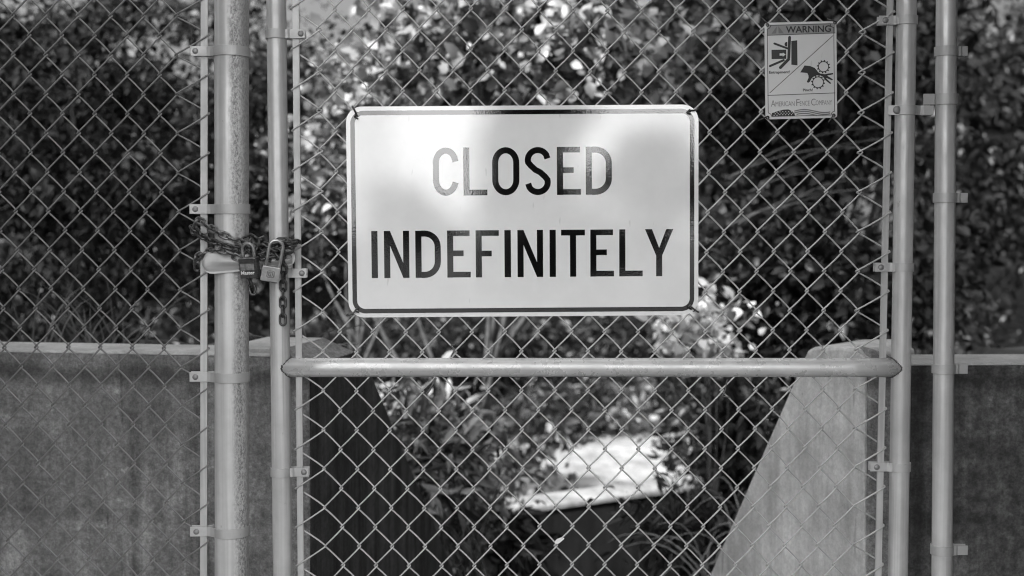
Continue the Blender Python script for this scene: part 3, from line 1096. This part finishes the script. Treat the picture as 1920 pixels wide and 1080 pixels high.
b = text_mesh(warn, 'lettering', 'WARNING', 276, 184, 448, 64, None, WO + .0006, bold=.02)
local_build(b, 'warning_lettering', M['warn_dark'], warn)
b = text_mesh(warn, 'lettering', 'Entrapment!', 114, 588, 205, 27, None, WOL, bold=.02)
local_build(b, 'caption_lettering', M['warn_dark'], warn)
b = text_mesh(warn, 'lettering', 'Pinch!', 454, 764, 98, 27, None, WOL, bold=.02)
local_build(b, 'caption_lettering', M['warn_dark'], warn)
b = MB()
for body, x, y, wd, ht in (('A', 137, 917, 43, 66), ('MERICAN', 182, 914, 190, 48), ('F', 390, 909, 33, 66), ('ENCE', 425, 907, 98, 48), ('C', 538, 905, 44, 68), ('OMPANY', 584, 902, 162, 48)):
    c = text_mesh(warn, 'l', body, x, y, wd, ht, None, WOL, bold=-.005)
    b.add(c.v, c.f, False)
    # serifs under and over the capitals
local_build(b, 'company_lettering', M['warn_mid'], warn)
for (x, y), (dx, dy) in (((92, 106), (-60, -70)), ((764, 84), (-80, -34)), ((104, 1024), (-95, 30)), ((764, 1003), (-55, 70))):
    a = WL(x, y); c_ = WL(x + dx, y + dy)
    b = MB()
    b.tube(catmull([a + Vector((.001, .006, 0)), a + Vector((.002, -.005, -.001)), a + Vector((-.001, -.006, .002)), (a + c_) / 2 + Vector((0, -.005, .001)), c_ + Vector((0, -.002, 0))], 6), .0013, 7)
    strip_ring = [a + Vector((.0032 * math.cos(R(k)), -.0026, .0032 * math.sin(R(k)))) for k in range(0, 360, 30)]
    b.tube(strip_ring, .0009, 6, closed=True)
    local_build(b, 'wire_tie', M['chain'], warn)

# ------------------------------------------------------------------ chain and padlocks
chain = thing('chain', 'dark steel chain wound round the latch post and gate stile', 'chain', (P(455, 460).x, -.05, P(455, 460).z))


def link_mesh(pitch, wd, d):
    b = MB()
    hl = (pitch + d) / 2 - wd / 2 + d / 2
    rr = (wd - d) / 2
    hl = (pitch + 2 * d - wd) / 2 + .0
    pts = [(hl + rr * math.cos(R(a)), rr * math.sin(R(a)), 0) for a in range(-90, 91, 22)]
    pts += [(-hl - rr * math.cos(R(a)), -rr * math.sin(R(a)), 0) for a in range(-90, 91, 22)]
    b.tube(pts, d / 2, 8, closed=True)
    me = bpy.data.meshes.new('link')
    me.from_pydata([tuple(p) for p in b.v], [], b.f)
    me.polygons.foreach_set('use_smooth', b.sm)
    me.materials.append(M['chain'])
    return me


PITCH_C = .0185
LM = link_mesh(PITCH_C, .0182, .0056)
LM2 = LM.copy(); LM2.materials[0] = M['chain_pale']
rl = random.Random(9)


def strand(pts, twist=0.0, roll0=0.0, me=None):
    ctrl = [P(px, py, y) for px, py, y in pts]
    cv = catmull(ctrl, 24)
    acc = [0]
    for i in range(1, len(cv)): acc.append(acc[-1] + (cv[i] - cv[i - 1]).length)
    s_, k = 0.0, 0
    while s_ < acc[-1]:
        i = max(1, next((j for j in range(len(acc)) if acc[j] >= s_), len(acc) - 1))
        f = (s_ - acc[i - 1]) / max(1e-9, acc[i] - acc[i - 1])
        p = cv[i - 1].lerp(cv[i], f)
        t = (cv[i] - cv[i - 1]).normalized()
        a = Vector((0, -1, 0))
        n = (a - t * a.dot(t)).normalized()
        bb = n.cross(t)
        roll = roll0 + (math.pi / 2 if k % 2 else 0) + twist * k + rl.uniform(-.2, .2)
        nn = n * math.cos(roll) + bb * math.sin(roll)
        yv = nn.cross(t)
        o = bpy.data.objects.new('link', me or LM)
        COL.objects.link(o)
        o.parent = chain
        mtx = Matrix((t, yv, nn)).transposed().to_4x4()
        mtx.translation = p - chain.location
        o.matrix_local = mtx
        s_ += PITCH_C; k += 1


yp = -r_post - .008
strand([(364, 432, .004), (372, 414, -.014), (392, 426, -.026), (414, 438, yp), (436, 448, yp - .004), (458, 456, yp + .006), (478, 452, -.018), (492, 447, .006)], roll0=.3, me=LM2)
strand([(364, 428, .002), (380, 444, -.022), (402, 454, yp), (426, 462, yp - .006), (450, 469, yp), (470, 472, -.03), (494, 466, -.024), (520, 462, -.03), (540, 456, -.034), (556, 452, -.014), (560, 462, .01)], roll0=.9)
strand([(370, 500, .01), (368, 484, -.004), (392, 472, -.034), (412, 468, yp - .004), (432, 475, yp - .008), (452, 486, yp - .004), (474, 480, -.036)], roll0=0.1, me=LM2)
strand([(462, 448, -.03), (476, 444, -.034), (480, 460, -.05), (472, 476, -.055)], roll0=.6)
strand([(478, 484, -.045), (496, 476, -.042), (516, 470, -.036), (534, 470, -.04), (552, 468, -.026)], roll0=.5)
strand([(500, 462, -.03), (522, 474, -.045), (531, 490, -.040), (532, 510, -.034), (531, 540, -.028), (530.5, 575, -.0265), (530.5, 610, -.0265)], roll0=.0)
strand([(466, 512, -.03), (470, 530, -.034), (474, 544, -.036)], roll0=.3)
strand([(514, 455, -.034), (532, 452, -.036), (550, 458, -.03)], roll0=1.2)


strand([(466, 466, -.036), (488, 462, -.034), (510, 476, -.034), (530, 480, -.03), (548, 476, -.018)], roll0=.2)
strand([(470, 470, -.04), (486, 482, -.046), (506, 486, -.04), (524, 482, -.036)], roll0=.9)


def shackle(b, x0, x1, ztop, zbot, y, r):
    cxm, rad = (x0 + x1) / 2, (x1 - x0) / 2
    pts = [(x0, y, zbot)] + [(x0, y, zbot + (ztop - rad - zbot) * .5)] + [(cxm - rad * math.cos(R(a)), y, ztop - rad + rad * math.sin(R(a))) for a in range(0, 181, 15)] + [(x1, y, zbot + (ztop - rad - zbot) * .5), (x1, y, zbot)]
    b.tube(pts, r, 12)


U = MMPX
# dark laminated padlock
yl = -.062
c1 = P(468, 503, yl)
lock = thing('padlock', 'dark laminated padlock hanging against the thick post', 'padlock', (c1.x, yl, c1.z), rot=(R(9), R(-2.5), R(-14)))
b = MB()
for k in range(9):
    zz = (-17 + k * 3.9) * U
    hw = 18.5 * U if k % 2 == 0 else 18.0 * U
    hd = .011 if k % 2 == 0 else .0106
    b.prism([(x * hw, y * hd, zz) for x, y in ((-1, -.55), (-.8, -1), (.8, -1), (1, -.55), (1, .55), (.8, 1), (-.8, 1), (-1, .55))], (0, 0, 3.6 * U))
body = b.build('lock_body', M['lock_dark'], lock, world=False)
b = MB(); b.prism([(x * U, -.0113, z * U) for x, z in ((-13, -2), (14, -2), (14, 10), (-13, 10))], (0, -.0006, 0)); b.build('face_plate', M['lock_strip'], body, world=False)
b = MB(); b.prism([(x * U, y, 18.6 * U) for x, y in ((-17, -.0095), (17, -.0095), (17, .0095), (-17, .0095))], (0, 0, .0015)); b.build('top_plate', M['lock_strip'], body, world=False)


def small_text(body, wd, ht, x, z, y, bold=.02):
    cu = bpy.data.curves.new('t', 'FONT'); cu.body = body; cu.offset = bold
    cu.resolution_u = 2
    to = bpy.data.objects.new('t', cu); COL.objects.link(to)
    me = bpy.data.meshes.new_from_object(to.evaluated_get(bpy.context.evaluated_depsgraph_get()))
    bpy.data.objects.remove(to)
    co = np.array([v.co[:] for v in me.vertices]); mn, mx = co.min(0), co.max(0)
    b = MB()
    b.add([(x + (v.co.x - mn[0]) / (mx[0] - mn[0]) * wd, y, z + (v.co.y) / (mx[1]) * ht) for v in me.vertices], [tuple(p.vertices) for p in me.polygons], False)
    return b


b = small_text('Master', 27 * U, 6.5 * U, -13 * U, -9.5 * U, -.0121, .03); b.build('lettering', M['ink_pale'], body, world=False)
b = MB(); b.tube([(0, -.0112, -14 * U), (0, -.0122, -14 * U)], 3.2 * U, 14); b.build('keyway', M['chain'], body, world=False)
b = MB(); shackle(b, -9.5 * U, 12.5 * U, 46 * U, 19 * U, 0, .0038); b.build('shackle', M['lock_strip'], lock, world=False)
# pale padlock with a tall shackle
c2 = P(507, 512, -.058)
lock = thing('padlock', 'pale brass padlock with tall shackle against the gate stile', 'padlock', (c2.x, -.058, c2.z), rot=(R(12), R(9.5), R(16)))
b = MB(); b.prism([(x * U, -.009, z * U) for x, z in rrect(-16.5, -14.5, 16.5, 13.5, 1.6, 4)], (0, .018, 0))
body = b.build('lock_body', M['lock_pale'], lock, bevel=.0012, world=False)
b = MB()
sq = lambda k, rr: [(x * U * k, -.0096, z * U * k) for x, z in rrect(-6.2, -6.2, 6.2, 6.2, rr, 4)]
b.tube(sq(1, 2.5), .0009, 6, closed=True); b.tube(sq(.55, 3), .0009, 6, closed=True)
b.tube([(0, -.0096, -3 * U), (0, -.0096, 3 * U)], .0008, 6)
b.build('emblem', M['lock_strip'], body, world=False)
b = MB(); b.prism([(x * U, y, -14.6 * U) for x, y in ((-14, -.007), (14, -.007), (14, .007), (-14, .007))], (0, 0, -.0012)); b.build('base_plate', M['lock_dark'], body, world=False)
b = MB(); shackle(b, -10.5 * U, 14 * U, 62 * U, 12 * U, 0, .0036); b.build('shackle', M['shackle'], lock, world=False)

# ------------------------------------------------------------------ vegetation
def leaves_np(rs, C, outdir, length, width, up=.5, rnd_=.9, droop=.25, var=.5):
    """leaf blades (8 vertices each) at the points C; outdir steers where they point"""
    n = len(C)
    d = outdir + rs.randn(n, 3) * rnd_
    d[:, 2] -= droop
    d /= np.linalg.norm(d, axis=1)[:, None] + 1e-9
    nr = rs.randn(n, 3) * .55; nr[:, 2] += up; nr[:, 1] -= .35
    nr -= d * np.sum(nr * d, 1)[:, None]
    nr /= np.linalg.norm(nr, axis=1)[:, None] + 1e-9
    s = np.cross(d, nr)
    Ls = length * (1 + var * rs.randn(n).clip(-1.6, 1.6))
    Ws = Ls * width
    prof = [(0, 0, 0), (.32, -.5, .07), (.32, .5, .07), (.32, 0, 0), (.68, -.4, -.02), (.68, .4, -.02), (.68, 0, -.08), (1, 0, -.22)]
    V = np.zeros((n, 8, 3))
    for i, (a, bb, c) in enumerate(prof):
        V[:, i] = C + d * (Ls * a)[:, None] + s * (Ws * bb)[:, None] + nr * (Ls * c)[:, None]
    faces = [(0, 3, 1), (0, 2, 3), (3, 6, 4, 1), (3, 2, 5, 6), (6, 7, 4), (6, 5, 7)]
    lo = np.concatenate([np.array(f) for f in faces])
    sz = np.array([len(f) for f in faces])
    L_ = (np.arange(n)[:, None] * 8 + lo[None]).ravel()
    return V.reshape(-1, 3), L_, np.tile(sz, n)


def plant(name, label, cat, base, center, radii, nclump, nleaf, leaf, width, mat, seed, trunk=.05, clump=.3, group=None, bark='bark', limbs=10, up=.5, droop=.25, rnd_=.9, clip=None):
    rs = np.random.RandomState(seed)
    t = thing(name, label, cat, base, group)
    cen, rad = np.array(center), np.array(radii)
    u = rs.randn(nclump, 3); u /= np.linalg.norm(u, axis=1)[:, None]
    rr = rs.rand(nclump) ** .45
    cl = cen + u * rr[:, None] * rad * (1 + .25 * rs.randn(nclump)[:, None].clip(-1, 1))
    cl[:, 2] = np.maximum(cl[:, 2], base[2] + .05)
    wgt = rs.rand(nclump) ** 1.5 + .15
    idx = rs.choice(nclump, nleaf, p=wgt / wgt.sum())
    C = cl[idx] + rs.randn(nleaf, 3) * clump * np.array([1, 1, .75]) * (.5 + .7 * rs.rand(nclump)[idx])[:, None]
    C[:, 2] = np.maximum(C[:, 2], base[2] + .02)
    if clip:
        C = C[np.linalg.norm((C - cen) / rad, axis=1) < clip]
    out = (C - cen) / rad
    out /= np.linalg.norm(out, axis=1)[:, None] + .3
    V, L_, sz = leaves_np(rs, C, out, leaf, width, up, rnd_, droop)
    np_mesh('crown', V, L_, sz, mat, t)
    b = MB()
    bv = Vector(base); cv = Vector(center)
    fork = bv.lerp(cv, .55)
    kink = Vector((rs.randn() * .06, rs.randn() * .06, 0)) * (cv - bv).length
    b.tube(catmull([bv - Vector((0, 0, .1)), bv.lerp(fork, .5) + kink, fork, cv + Vector((0, 0, rad[2] * .3))], 5), [trunk * (1 - .75 * i / 15) for i in range(16)], 9)
    order = rs.permutation(nclump)[:limbs]
    for k in order:
        e = Vector(cl[k])
        s_ = bv.lerp(cv, .35 + .6 * rs.rand())
        mid = s_.lerp(e, .5) + Vector(rs.randn(3) * .08) * (e - s_).length
        r0 = trunk * .42
        b.tube(catmull([s_, mid, e], 5), [r0 * (1 - .85 * i / 10) for i in range(11)], 6)
    b.build('trunk', M[bark], t)
    return t


def at(px, py, d):
    return P(px, py, d - CAM_D)


def veg(name, label, cat, box, d, nclump, nleaf, leaf, width, mat, seed, depth=.8, base=None, group=None, **k):
    """a plant whose crown fills the box (px, py) at distance d"""
    x0, y0, x1, y1 = box
    c = at((x0 + x1) / 2, (y0 + y1) / 2, d)
    rx = (at(x1, 540, d).x - at(x0, 540, d).x) / 2
    rz = abs(at(960, y0, d).z - at(960, y1, d).z) / 2
    bx, by = (c.x, c.y) if base is None else (at(base, 540, d).x, c.y)
    bz = ground_z(bx, by)
    bz = min(bz, c.z - rz * .6)
    return plant(name, label, cat, (bx, by, bz), tuple(c), (rx, depth, rz), nclump, nleaf, leaf, width, M[mat], seed, group=group, **k)


# far screen of trees
far = [((-250, -100, 260, 700), 15, 'far tree with dark dense crown at the far left', 31),
       ((130, 60, 560, 720), 14, 'far dark tree behind the thick latch post', 32),
       ((430, 110, 830, 760), 16, 'far tree low behind the upper left of the sign', 33),
       ((760, -260, 1200, 640), 15, 'far tall tree behind the middle of the sign', 34),
       ((1080, -250, 1560, 620), 14, 'far tall dark tree behind the small warning sign', 35),
       ((1450, -260, 2150, 700), 13.5, 'far dark tree behind the hinge post', 36),
       ((-1000, -300, -200, 760), 13, 'far dark tree well outside the left fence panel', 71),
       ((-1750, -300, -850, 800), 12, 'outermost far dark tree on the left', 72),
       ((2050, -300, 2800, 740), 12.5, 'far dark tree well outside the right fence panel', 73),
       ((2600, -300, 3500, 780), 11.5, 'outermost far dark tree on the right', 74),
       ((500, 560, 1000, 900), 13, 'far rounded bush beneath the left half of the sign', 37),
       ((900, 560, 1500, 830), 13.5, 'far rounded bush beneath the right half of the sign', 38)]
for box, d, lb, sd in far:
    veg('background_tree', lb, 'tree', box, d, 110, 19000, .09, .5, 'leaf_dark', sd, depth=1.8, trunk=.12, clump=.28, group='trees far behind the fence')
# nearer trees and shrubs
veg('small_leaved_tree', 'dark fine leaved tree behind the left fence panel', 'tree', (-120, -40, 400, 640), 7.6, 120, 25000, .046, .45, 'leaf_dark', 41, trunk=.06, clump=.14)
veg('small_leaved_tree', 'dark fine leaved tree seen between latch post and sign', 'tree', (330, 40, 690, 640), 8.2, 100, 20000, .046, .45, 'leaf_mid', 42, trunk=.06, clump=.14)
veg('broad_leaved_tree', 'pale broad leaved tree rising over the top edge of the sign', 'tree', (690, -60, 1330, 260), 6.4, 90, 8500, .058, .66, 'leaf_pale', 43, depth=.7, base=815, trunk=.04, clump=.13, limbs=34)
veg('leafy_shrub', 'pale leafy shrub close to the left edge of the sign', 'shrub', (575, 60, 760, 470), 7.0, 45, 2600, .055, .62, 'leaf_pale', 44, depth=.5, trunk=.03, clump=.12)
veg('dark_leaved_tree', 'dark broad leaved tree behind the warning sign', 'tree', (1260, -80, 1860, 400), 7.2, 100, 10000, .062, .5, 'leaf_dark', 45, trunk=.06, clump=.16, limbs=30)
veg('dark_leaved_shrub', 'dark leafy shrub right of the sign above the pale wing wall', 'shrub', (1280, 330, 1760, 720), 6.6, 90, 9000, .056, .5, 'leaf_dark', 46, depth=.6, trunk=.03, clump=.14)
veg('white_leaved_bush', 'bush with bright silvery leaves below the right corner of the sign', 'bush', (1235, 565, 1425, 670), 5.6, 17, 620, .048, .7, 'leaf_white', 47, depth=.3, trunk=.012, clump=.07)
veg('mid_shrub', 'mid grey shrub filling the gap below the sign', 'shrub', (580, 570, 1290, 730), 11.2, 100, 11000, .066, .5, 'leaf_mid', 48, depth=.6, trunk=.03, clump=.16)
veg('long_leaved_shrub', 'bright long leaved shrub beside the dark wing wall', 'shrub', (700, 715, 880, 1000), 5.3, 60, 2400, .075, .27, 'leaf_pale', 49, depth=.35, base=860, trunk=.014, clump=.12, limbs=22, droop=.5)
veg('light_leaved_shrub', 'light leaved shrub beyond the pale path under the rail', 'shrub', (860, 680, 1240, 815), 11.3, 70, 6000, .058, .5, 'leaf_pale', 50, depth=.5, trunk=.03, clump=.14)
veg('overhanging_shrub', 'shrub with feathery leaves overhanging the parapet right end', 'shrub', (1290, 720, 1560, 960), 6.3, 70, 3600, .058, .36, 'leaf_mid', 51, depth=.4, base=1480, trunk=.025, clump=.12, limbs=18, droop=.4)
veg('light_leaved_shrub', 'light leaved shrub at the left edge of the bright path', 'shrub', (830, 770, 1000, 930), 8.0, 30, 1000, .06, .5, 'leaf_pale', 53, depth=.3, base=840, trunk=.02, clump=.1)
veg('light_leaved_shrub', 'light leaved spray hanging before the right end of the bright path', 'shrub', (1250, 760, 1420, 905), 7.6, 26, 700, .06, .45, 'leaf_mid', 54, depth=.3, base=1420, trunk=.016, clump=.1)
veg('long_leaved_shrub', 'drooping narrow leaved shrub low in front of the parapet right end', 'shrub', (1190, 935, 1400, 1085), 5.1, 30, 700, .075, .2, 'leaf_mid', 55, depth=.2, base=1330, trunk=.01, clump=.09, limbs=14, droop=.6)
veg('pale_shrub', 'pale leaved shrub at the left foot of the parapet', 'shrub', (800, 880, 950, 1085), 5.7, 34, 1100, .055, .45, 'leaf_pale', 56, depth=.2, base=860, trunk=.012, clump=.09, limbs=14)
veg('pale_shrub', 'pale leafy sprays crossing the middle of the bright path', 'shrub', (955, 735, 1130, 850), 7.8, 18, 520, .06, .45, 'leaf_pale', 57, depth=.2, base=900, trunk=.01, clump=.07, limbs=12)
veg('small_fern', 'small fern low in front of the parapet left end', 'fern', (930, 975, 1020, 1070), 5.6, 10, 120, .08, .25, 'leaf_dark', 52, depth=.1, trunk=.006, clump=.06, droop=.5)


def stems(name, label, cat, roots, mat, seed, length, spread, r0, seg=7, lean=(0, 0, 1), curl=.8, n_each=6):
    """arching blades or bare stems rising from a clump"""
    rs = random.Random(seed)
    t = thing(name, label, cat, roots[0])
    b = MB()
    for rt in roots:
        for _ in range(n_each):
            d = Vector(lean) + Vector((rs.uniform(-1, 1), rs.uniform(-.6, .6), 0)) * spread
            d.normalize()
            p = Vector(rt) + Vector((rs.uniform(-.05, .05), rs.uniform(-.05, .05), 0))
            L_ = length * rs.uniform(.55, 1.15)
            pts = [p.copy()]
            for i in range(seg):
                d = (d + Vector((d.x * .25, d.y * .2, -curl / seg * (i / seg) * 2.2))).normalized()
                p = p + d * L_ / seg
                pts.append(p.copy())
            if r0 > 0:
                b.tube(pts, [r0 * (1 - .7 * i / seg) for i in range(seg + 1)], 5)
            else:       # flat blade
                sd = d.cross(Vector((0, -1, .2))).normalized()
                wv = -r0
                vs, fs = [], []
                for i, q in enumerate(pts):
                    ww = wv * (1 - (i / seg) ** 2) + .0002
                    vs += [q - sd * ww, q + sd * ww]
                for i in range(seg): fs.append((2 * i, 2 * i + 1, 2 * i + 3, 2 * i + 2))
                b.add(vs, fs)
    o = b.build('stems', M[mat], t)
    return t


def gp(px, d, z=None):
    p = at(px, 640, d)
    return (p.x, p.y, ground_z(p.x, p.y) if z is None else z)


stems('grass_tuft', 'tall grass tuft behind the wall at the left edge of the panel', 'grass tuft', [gp(x, 4.0, 1.0) for x in (155, 175, 195, 215, 60, 100)], 'grass', 61, .42, .35, -.004, curl=.6, n_each=6)
stems('grass_tuft', 'arching grass tuft behind the wall beside the tension bar', 'grass tuft', [gp(x, 3.9, 1.05) for x in (335, 360, 385)], 'grass', 62, .32, .7, -.0045, curl=1.6, n_each=3)
stems('grass_tuft', 'curved weeds between the latch post and gate stile', 'grass tuft', [gp(x, 3.7, 1.1) for x in (478, 495, 512)], 'grass', 63, .26, .8, -.004, curl=1.9, n_each=3)
stems('grass_tuft', 'thin weeds behind the gate beside the left wing wall', 'grass tuft', [gp(x, 3.8, 1.1) for x in (575, 600)], 'grass', 64, .28, .6, -.004, curl=1.4, n_each=3)
stems('dry_weed', 'bare dry stems slanting behind the warning sign', 'dry weed', [tuple(at(x, y, 5.8)) for x, y in ((1370, 420), (1400, 360), (1450, 400), (1380, 330))], 'bark', 65, .75, .35, .005, lean=(.9, 0, .65), curl=.35, n_each=2)
stems('dry_weed', 'tangled pale dry stems beside the pale wing wall foot', 'dry weed', [tuple(at(x, y, 4.6)) for x, y in ((1300, 1085), (1330, 1090), (1360, 1060), (1390, 1010))], 'dry', 67, .42, .9, .0042, lean=(.2, 0, 1), curl=1.5, n_each=6)
stems('dry_weed', 'dark upright stems at the foot of the long leaved shrub', 'dry weed', [tuple(at(x, y, 5.0)) for x, y in ((850, 1090), (880, 1095), (900, 1090))], 'bark', 68, .5, .35, .007, lean=(-.1, 0, 1), curl=.3, n_each=5)
# pale tree stump by the parapet end
st = thing('tree_stump', 'pale blotched tree trunk at the left end of the parapet', 'tree trunk', tuple(at(895, 1150, 5.9)))
b = MB()
bs = at(893, 1200, 5.9); tp = at(905, 930, 5.9)
b.tube([bs.lerp(tp, i / 8) + Vector((.006 * math.sin(i * 2.1), 0, 0)) for i in range(9)], [.055 - .002 * i for i in range(9)], 14)
b.build('trunk', M['pale_bark'], st)

# bits caught in the wire
def twig(label, pts, r=.0016):
    c = P(*pts[0])
    t = thing('dry_twig', label, 'twig', (c.x, -.006, c.z))
    b = MB()
    b.tube(catmull([P(x, y) + Vector((0, -.0065 - .002 * i, 0)) for i, (x, y) in enumerate(pts)], 5), r, 6)
    b.build('twig', M['grass'], t)
    return t


twig('pale straw caught in the mesh just below the rail, left of centre', [(800, 738), (806, 730), (818, 708)], .0022)
twig('small straw hook caught in the mesh just above the rail', [(846, 668), (852, 655), (846, 648), (853, 645)], .0015)
twig('bent straw caught in the mesh below the rail toward the right', [(1363, 710), (1357, 735), (1353, 741), (1368, 744)], .0016)
lf = thing('dead_leaf', 'small pale dead leaf stuck low in the mesh', 'leaf', tuple(P(1048, 1012) + Vector((0, -.006, 0))))
b = MB()
pp = [(1040, 1014), (1044, 1009), (1053, 1005), (1058, 1007), (1052, 1013), (1046, 1018), (1041, 1018)]
b.prism([P(x, y) + Vector((0, -.006 - .0004 * (x - 1040), 0)) for x, y in pp], (0, .0008, 0))
b.build('leaf_blade', M['ink_pale'], lf)

# ------------------------------------------------------------------ behind the viewer: unseen trees added to darken the fence ends, gate and thicket, and the skyline the sign mirrors
def offscreen_tree(label, bx, by, c, rad, seed, n=9000, leaf=.2, name='offscreen_tree', mat='leaf_dark', clump=.5, trunk=.2, ncl=90):
    return plant(name, label, 'tree', (bx, by, 0), c, rad, ncl, n, leaf, .6, M[mat], seed, trunk=trunk, clump=clump, group='trees behind the viewer', clip=1.02 if by > -24 else None)


def toward(px, py, t):
    return P(px, py) + TO_SUN * t


q = toward(960, 560, 13.5)
offscreen_tree('unseen tall broad tree behind the viewer, crown added to shade the gate', q.x - .6, q.y - .5, (q.x, q.y, q.z), (2.0, 2.0, 2.3), 81, n=14000, leaf=.24)  # unseen crown, placed and sized to keep the sun off the gate
offscreen_tree('unseen dark tree left of the viewer, added to darken the left fence end', -4.6, -1.7, (-3.35, -1.2, 2.6), (1.7, 1.8, 2.6), 86, n=30000)  # out-of-view crown added to darken the left fence end
offscreen_tree('unseen dark tree right of the viewer, added to darken the right fence end', 3.6, -1.6, (2.35, -1.0, 2.4), (1.35, 1.7, 2.4), 82, n=30000)  # out-of-view crown added to darken the right fence end
offscreen_tree('unseen leaning tree, high crown added to dim the right fence end', 4.2, -2.6, (1.4, -1.5, 3.75), (1.75, 1.3, 1.15), 91, n=20000, trunk=.12)  # high crown put in out of view to dim the right end like vignetting
offscreen_tree('unseen leaning tree, high crown added to dim the left fence end', -5.4, -2.6, (-3.1, -1.5, 3.75), (1.5, 1.3, 1.15), 92, n=16000, trunk=.12)  # left counterpart, put in out of view to dim that end
q = P(960, 420, 5.0) + Vector((-4.1, 0, .3)) + TO_SUN * 15
offscreen_tree('unseen tall tree behind the viewer, added to shade the left of the thicket', q.x - .8, q.y - .5, tuple(q), (2.2, 2.2, 2.6), 87, n=11000, leaf=.24)  # crown added out of view so the thicket's left side falls into shade
q = P(960, 420, 5.0) + Vector((3.5, 0, .3)) + TO_SUN * 15
offscreen_tree('unseen tall tree behind the viewer, added to shade the right of the thicket', q.x + .8, q.y - .5, tuple(q), (2.2, 2.2, 2.6), 88, n=11000, leaf=.24)  # crown added out of view so the thicket's right side falls into shade
offscreen_tree('tall narrow evergreen mirrored in the middle of the sign', .75, -28, (.75, -28, 3.6), (.9, .9, 3.9), 83, n=16000, leaf=.26, name='columnar_evergreen', clump=.3)
offscreen_tree('wide low bush mirrored at the foot of the narrow evergreen', 1.6, -26, (1.6, -26, 1.15), (1.7, .9, 1.1), 89, n=3500, leaf=.25, name='low_bush', clump=.25, ncl=40)
offscreen_tree('rounded tree mirrored near the right end of the sign', 4.5, -30, (4.5, -30, 3.0), (1.3, 1.3, 1.5), 84, n=3500, leaf=.25, clump=.3, ncl=40)
offscreen_tree('low tree mirrored near the left end of the sign', -2.4, -30, (-2.4, -30, 1.9), (1.1, 1.1, .9), 85, n=2500, leaf=.25, clump=.25, ncl=30)
scr = thing('slatted_screen', 'tall screen of slim upright posts mirrored at the left end of the sign', 'screen', (-3.6, -30, 0))
for k in range(7):
    b = MB(); b.box((-4.35 + k * .24, -30, 3.0), (.085, .06, 6.0))
    b.build('post', M['bar'], scr)
b = MB(); b.box((-3.63, -30.05, .5), (1.7, .04, .12)); b.build('rail', M['bar'], scr)
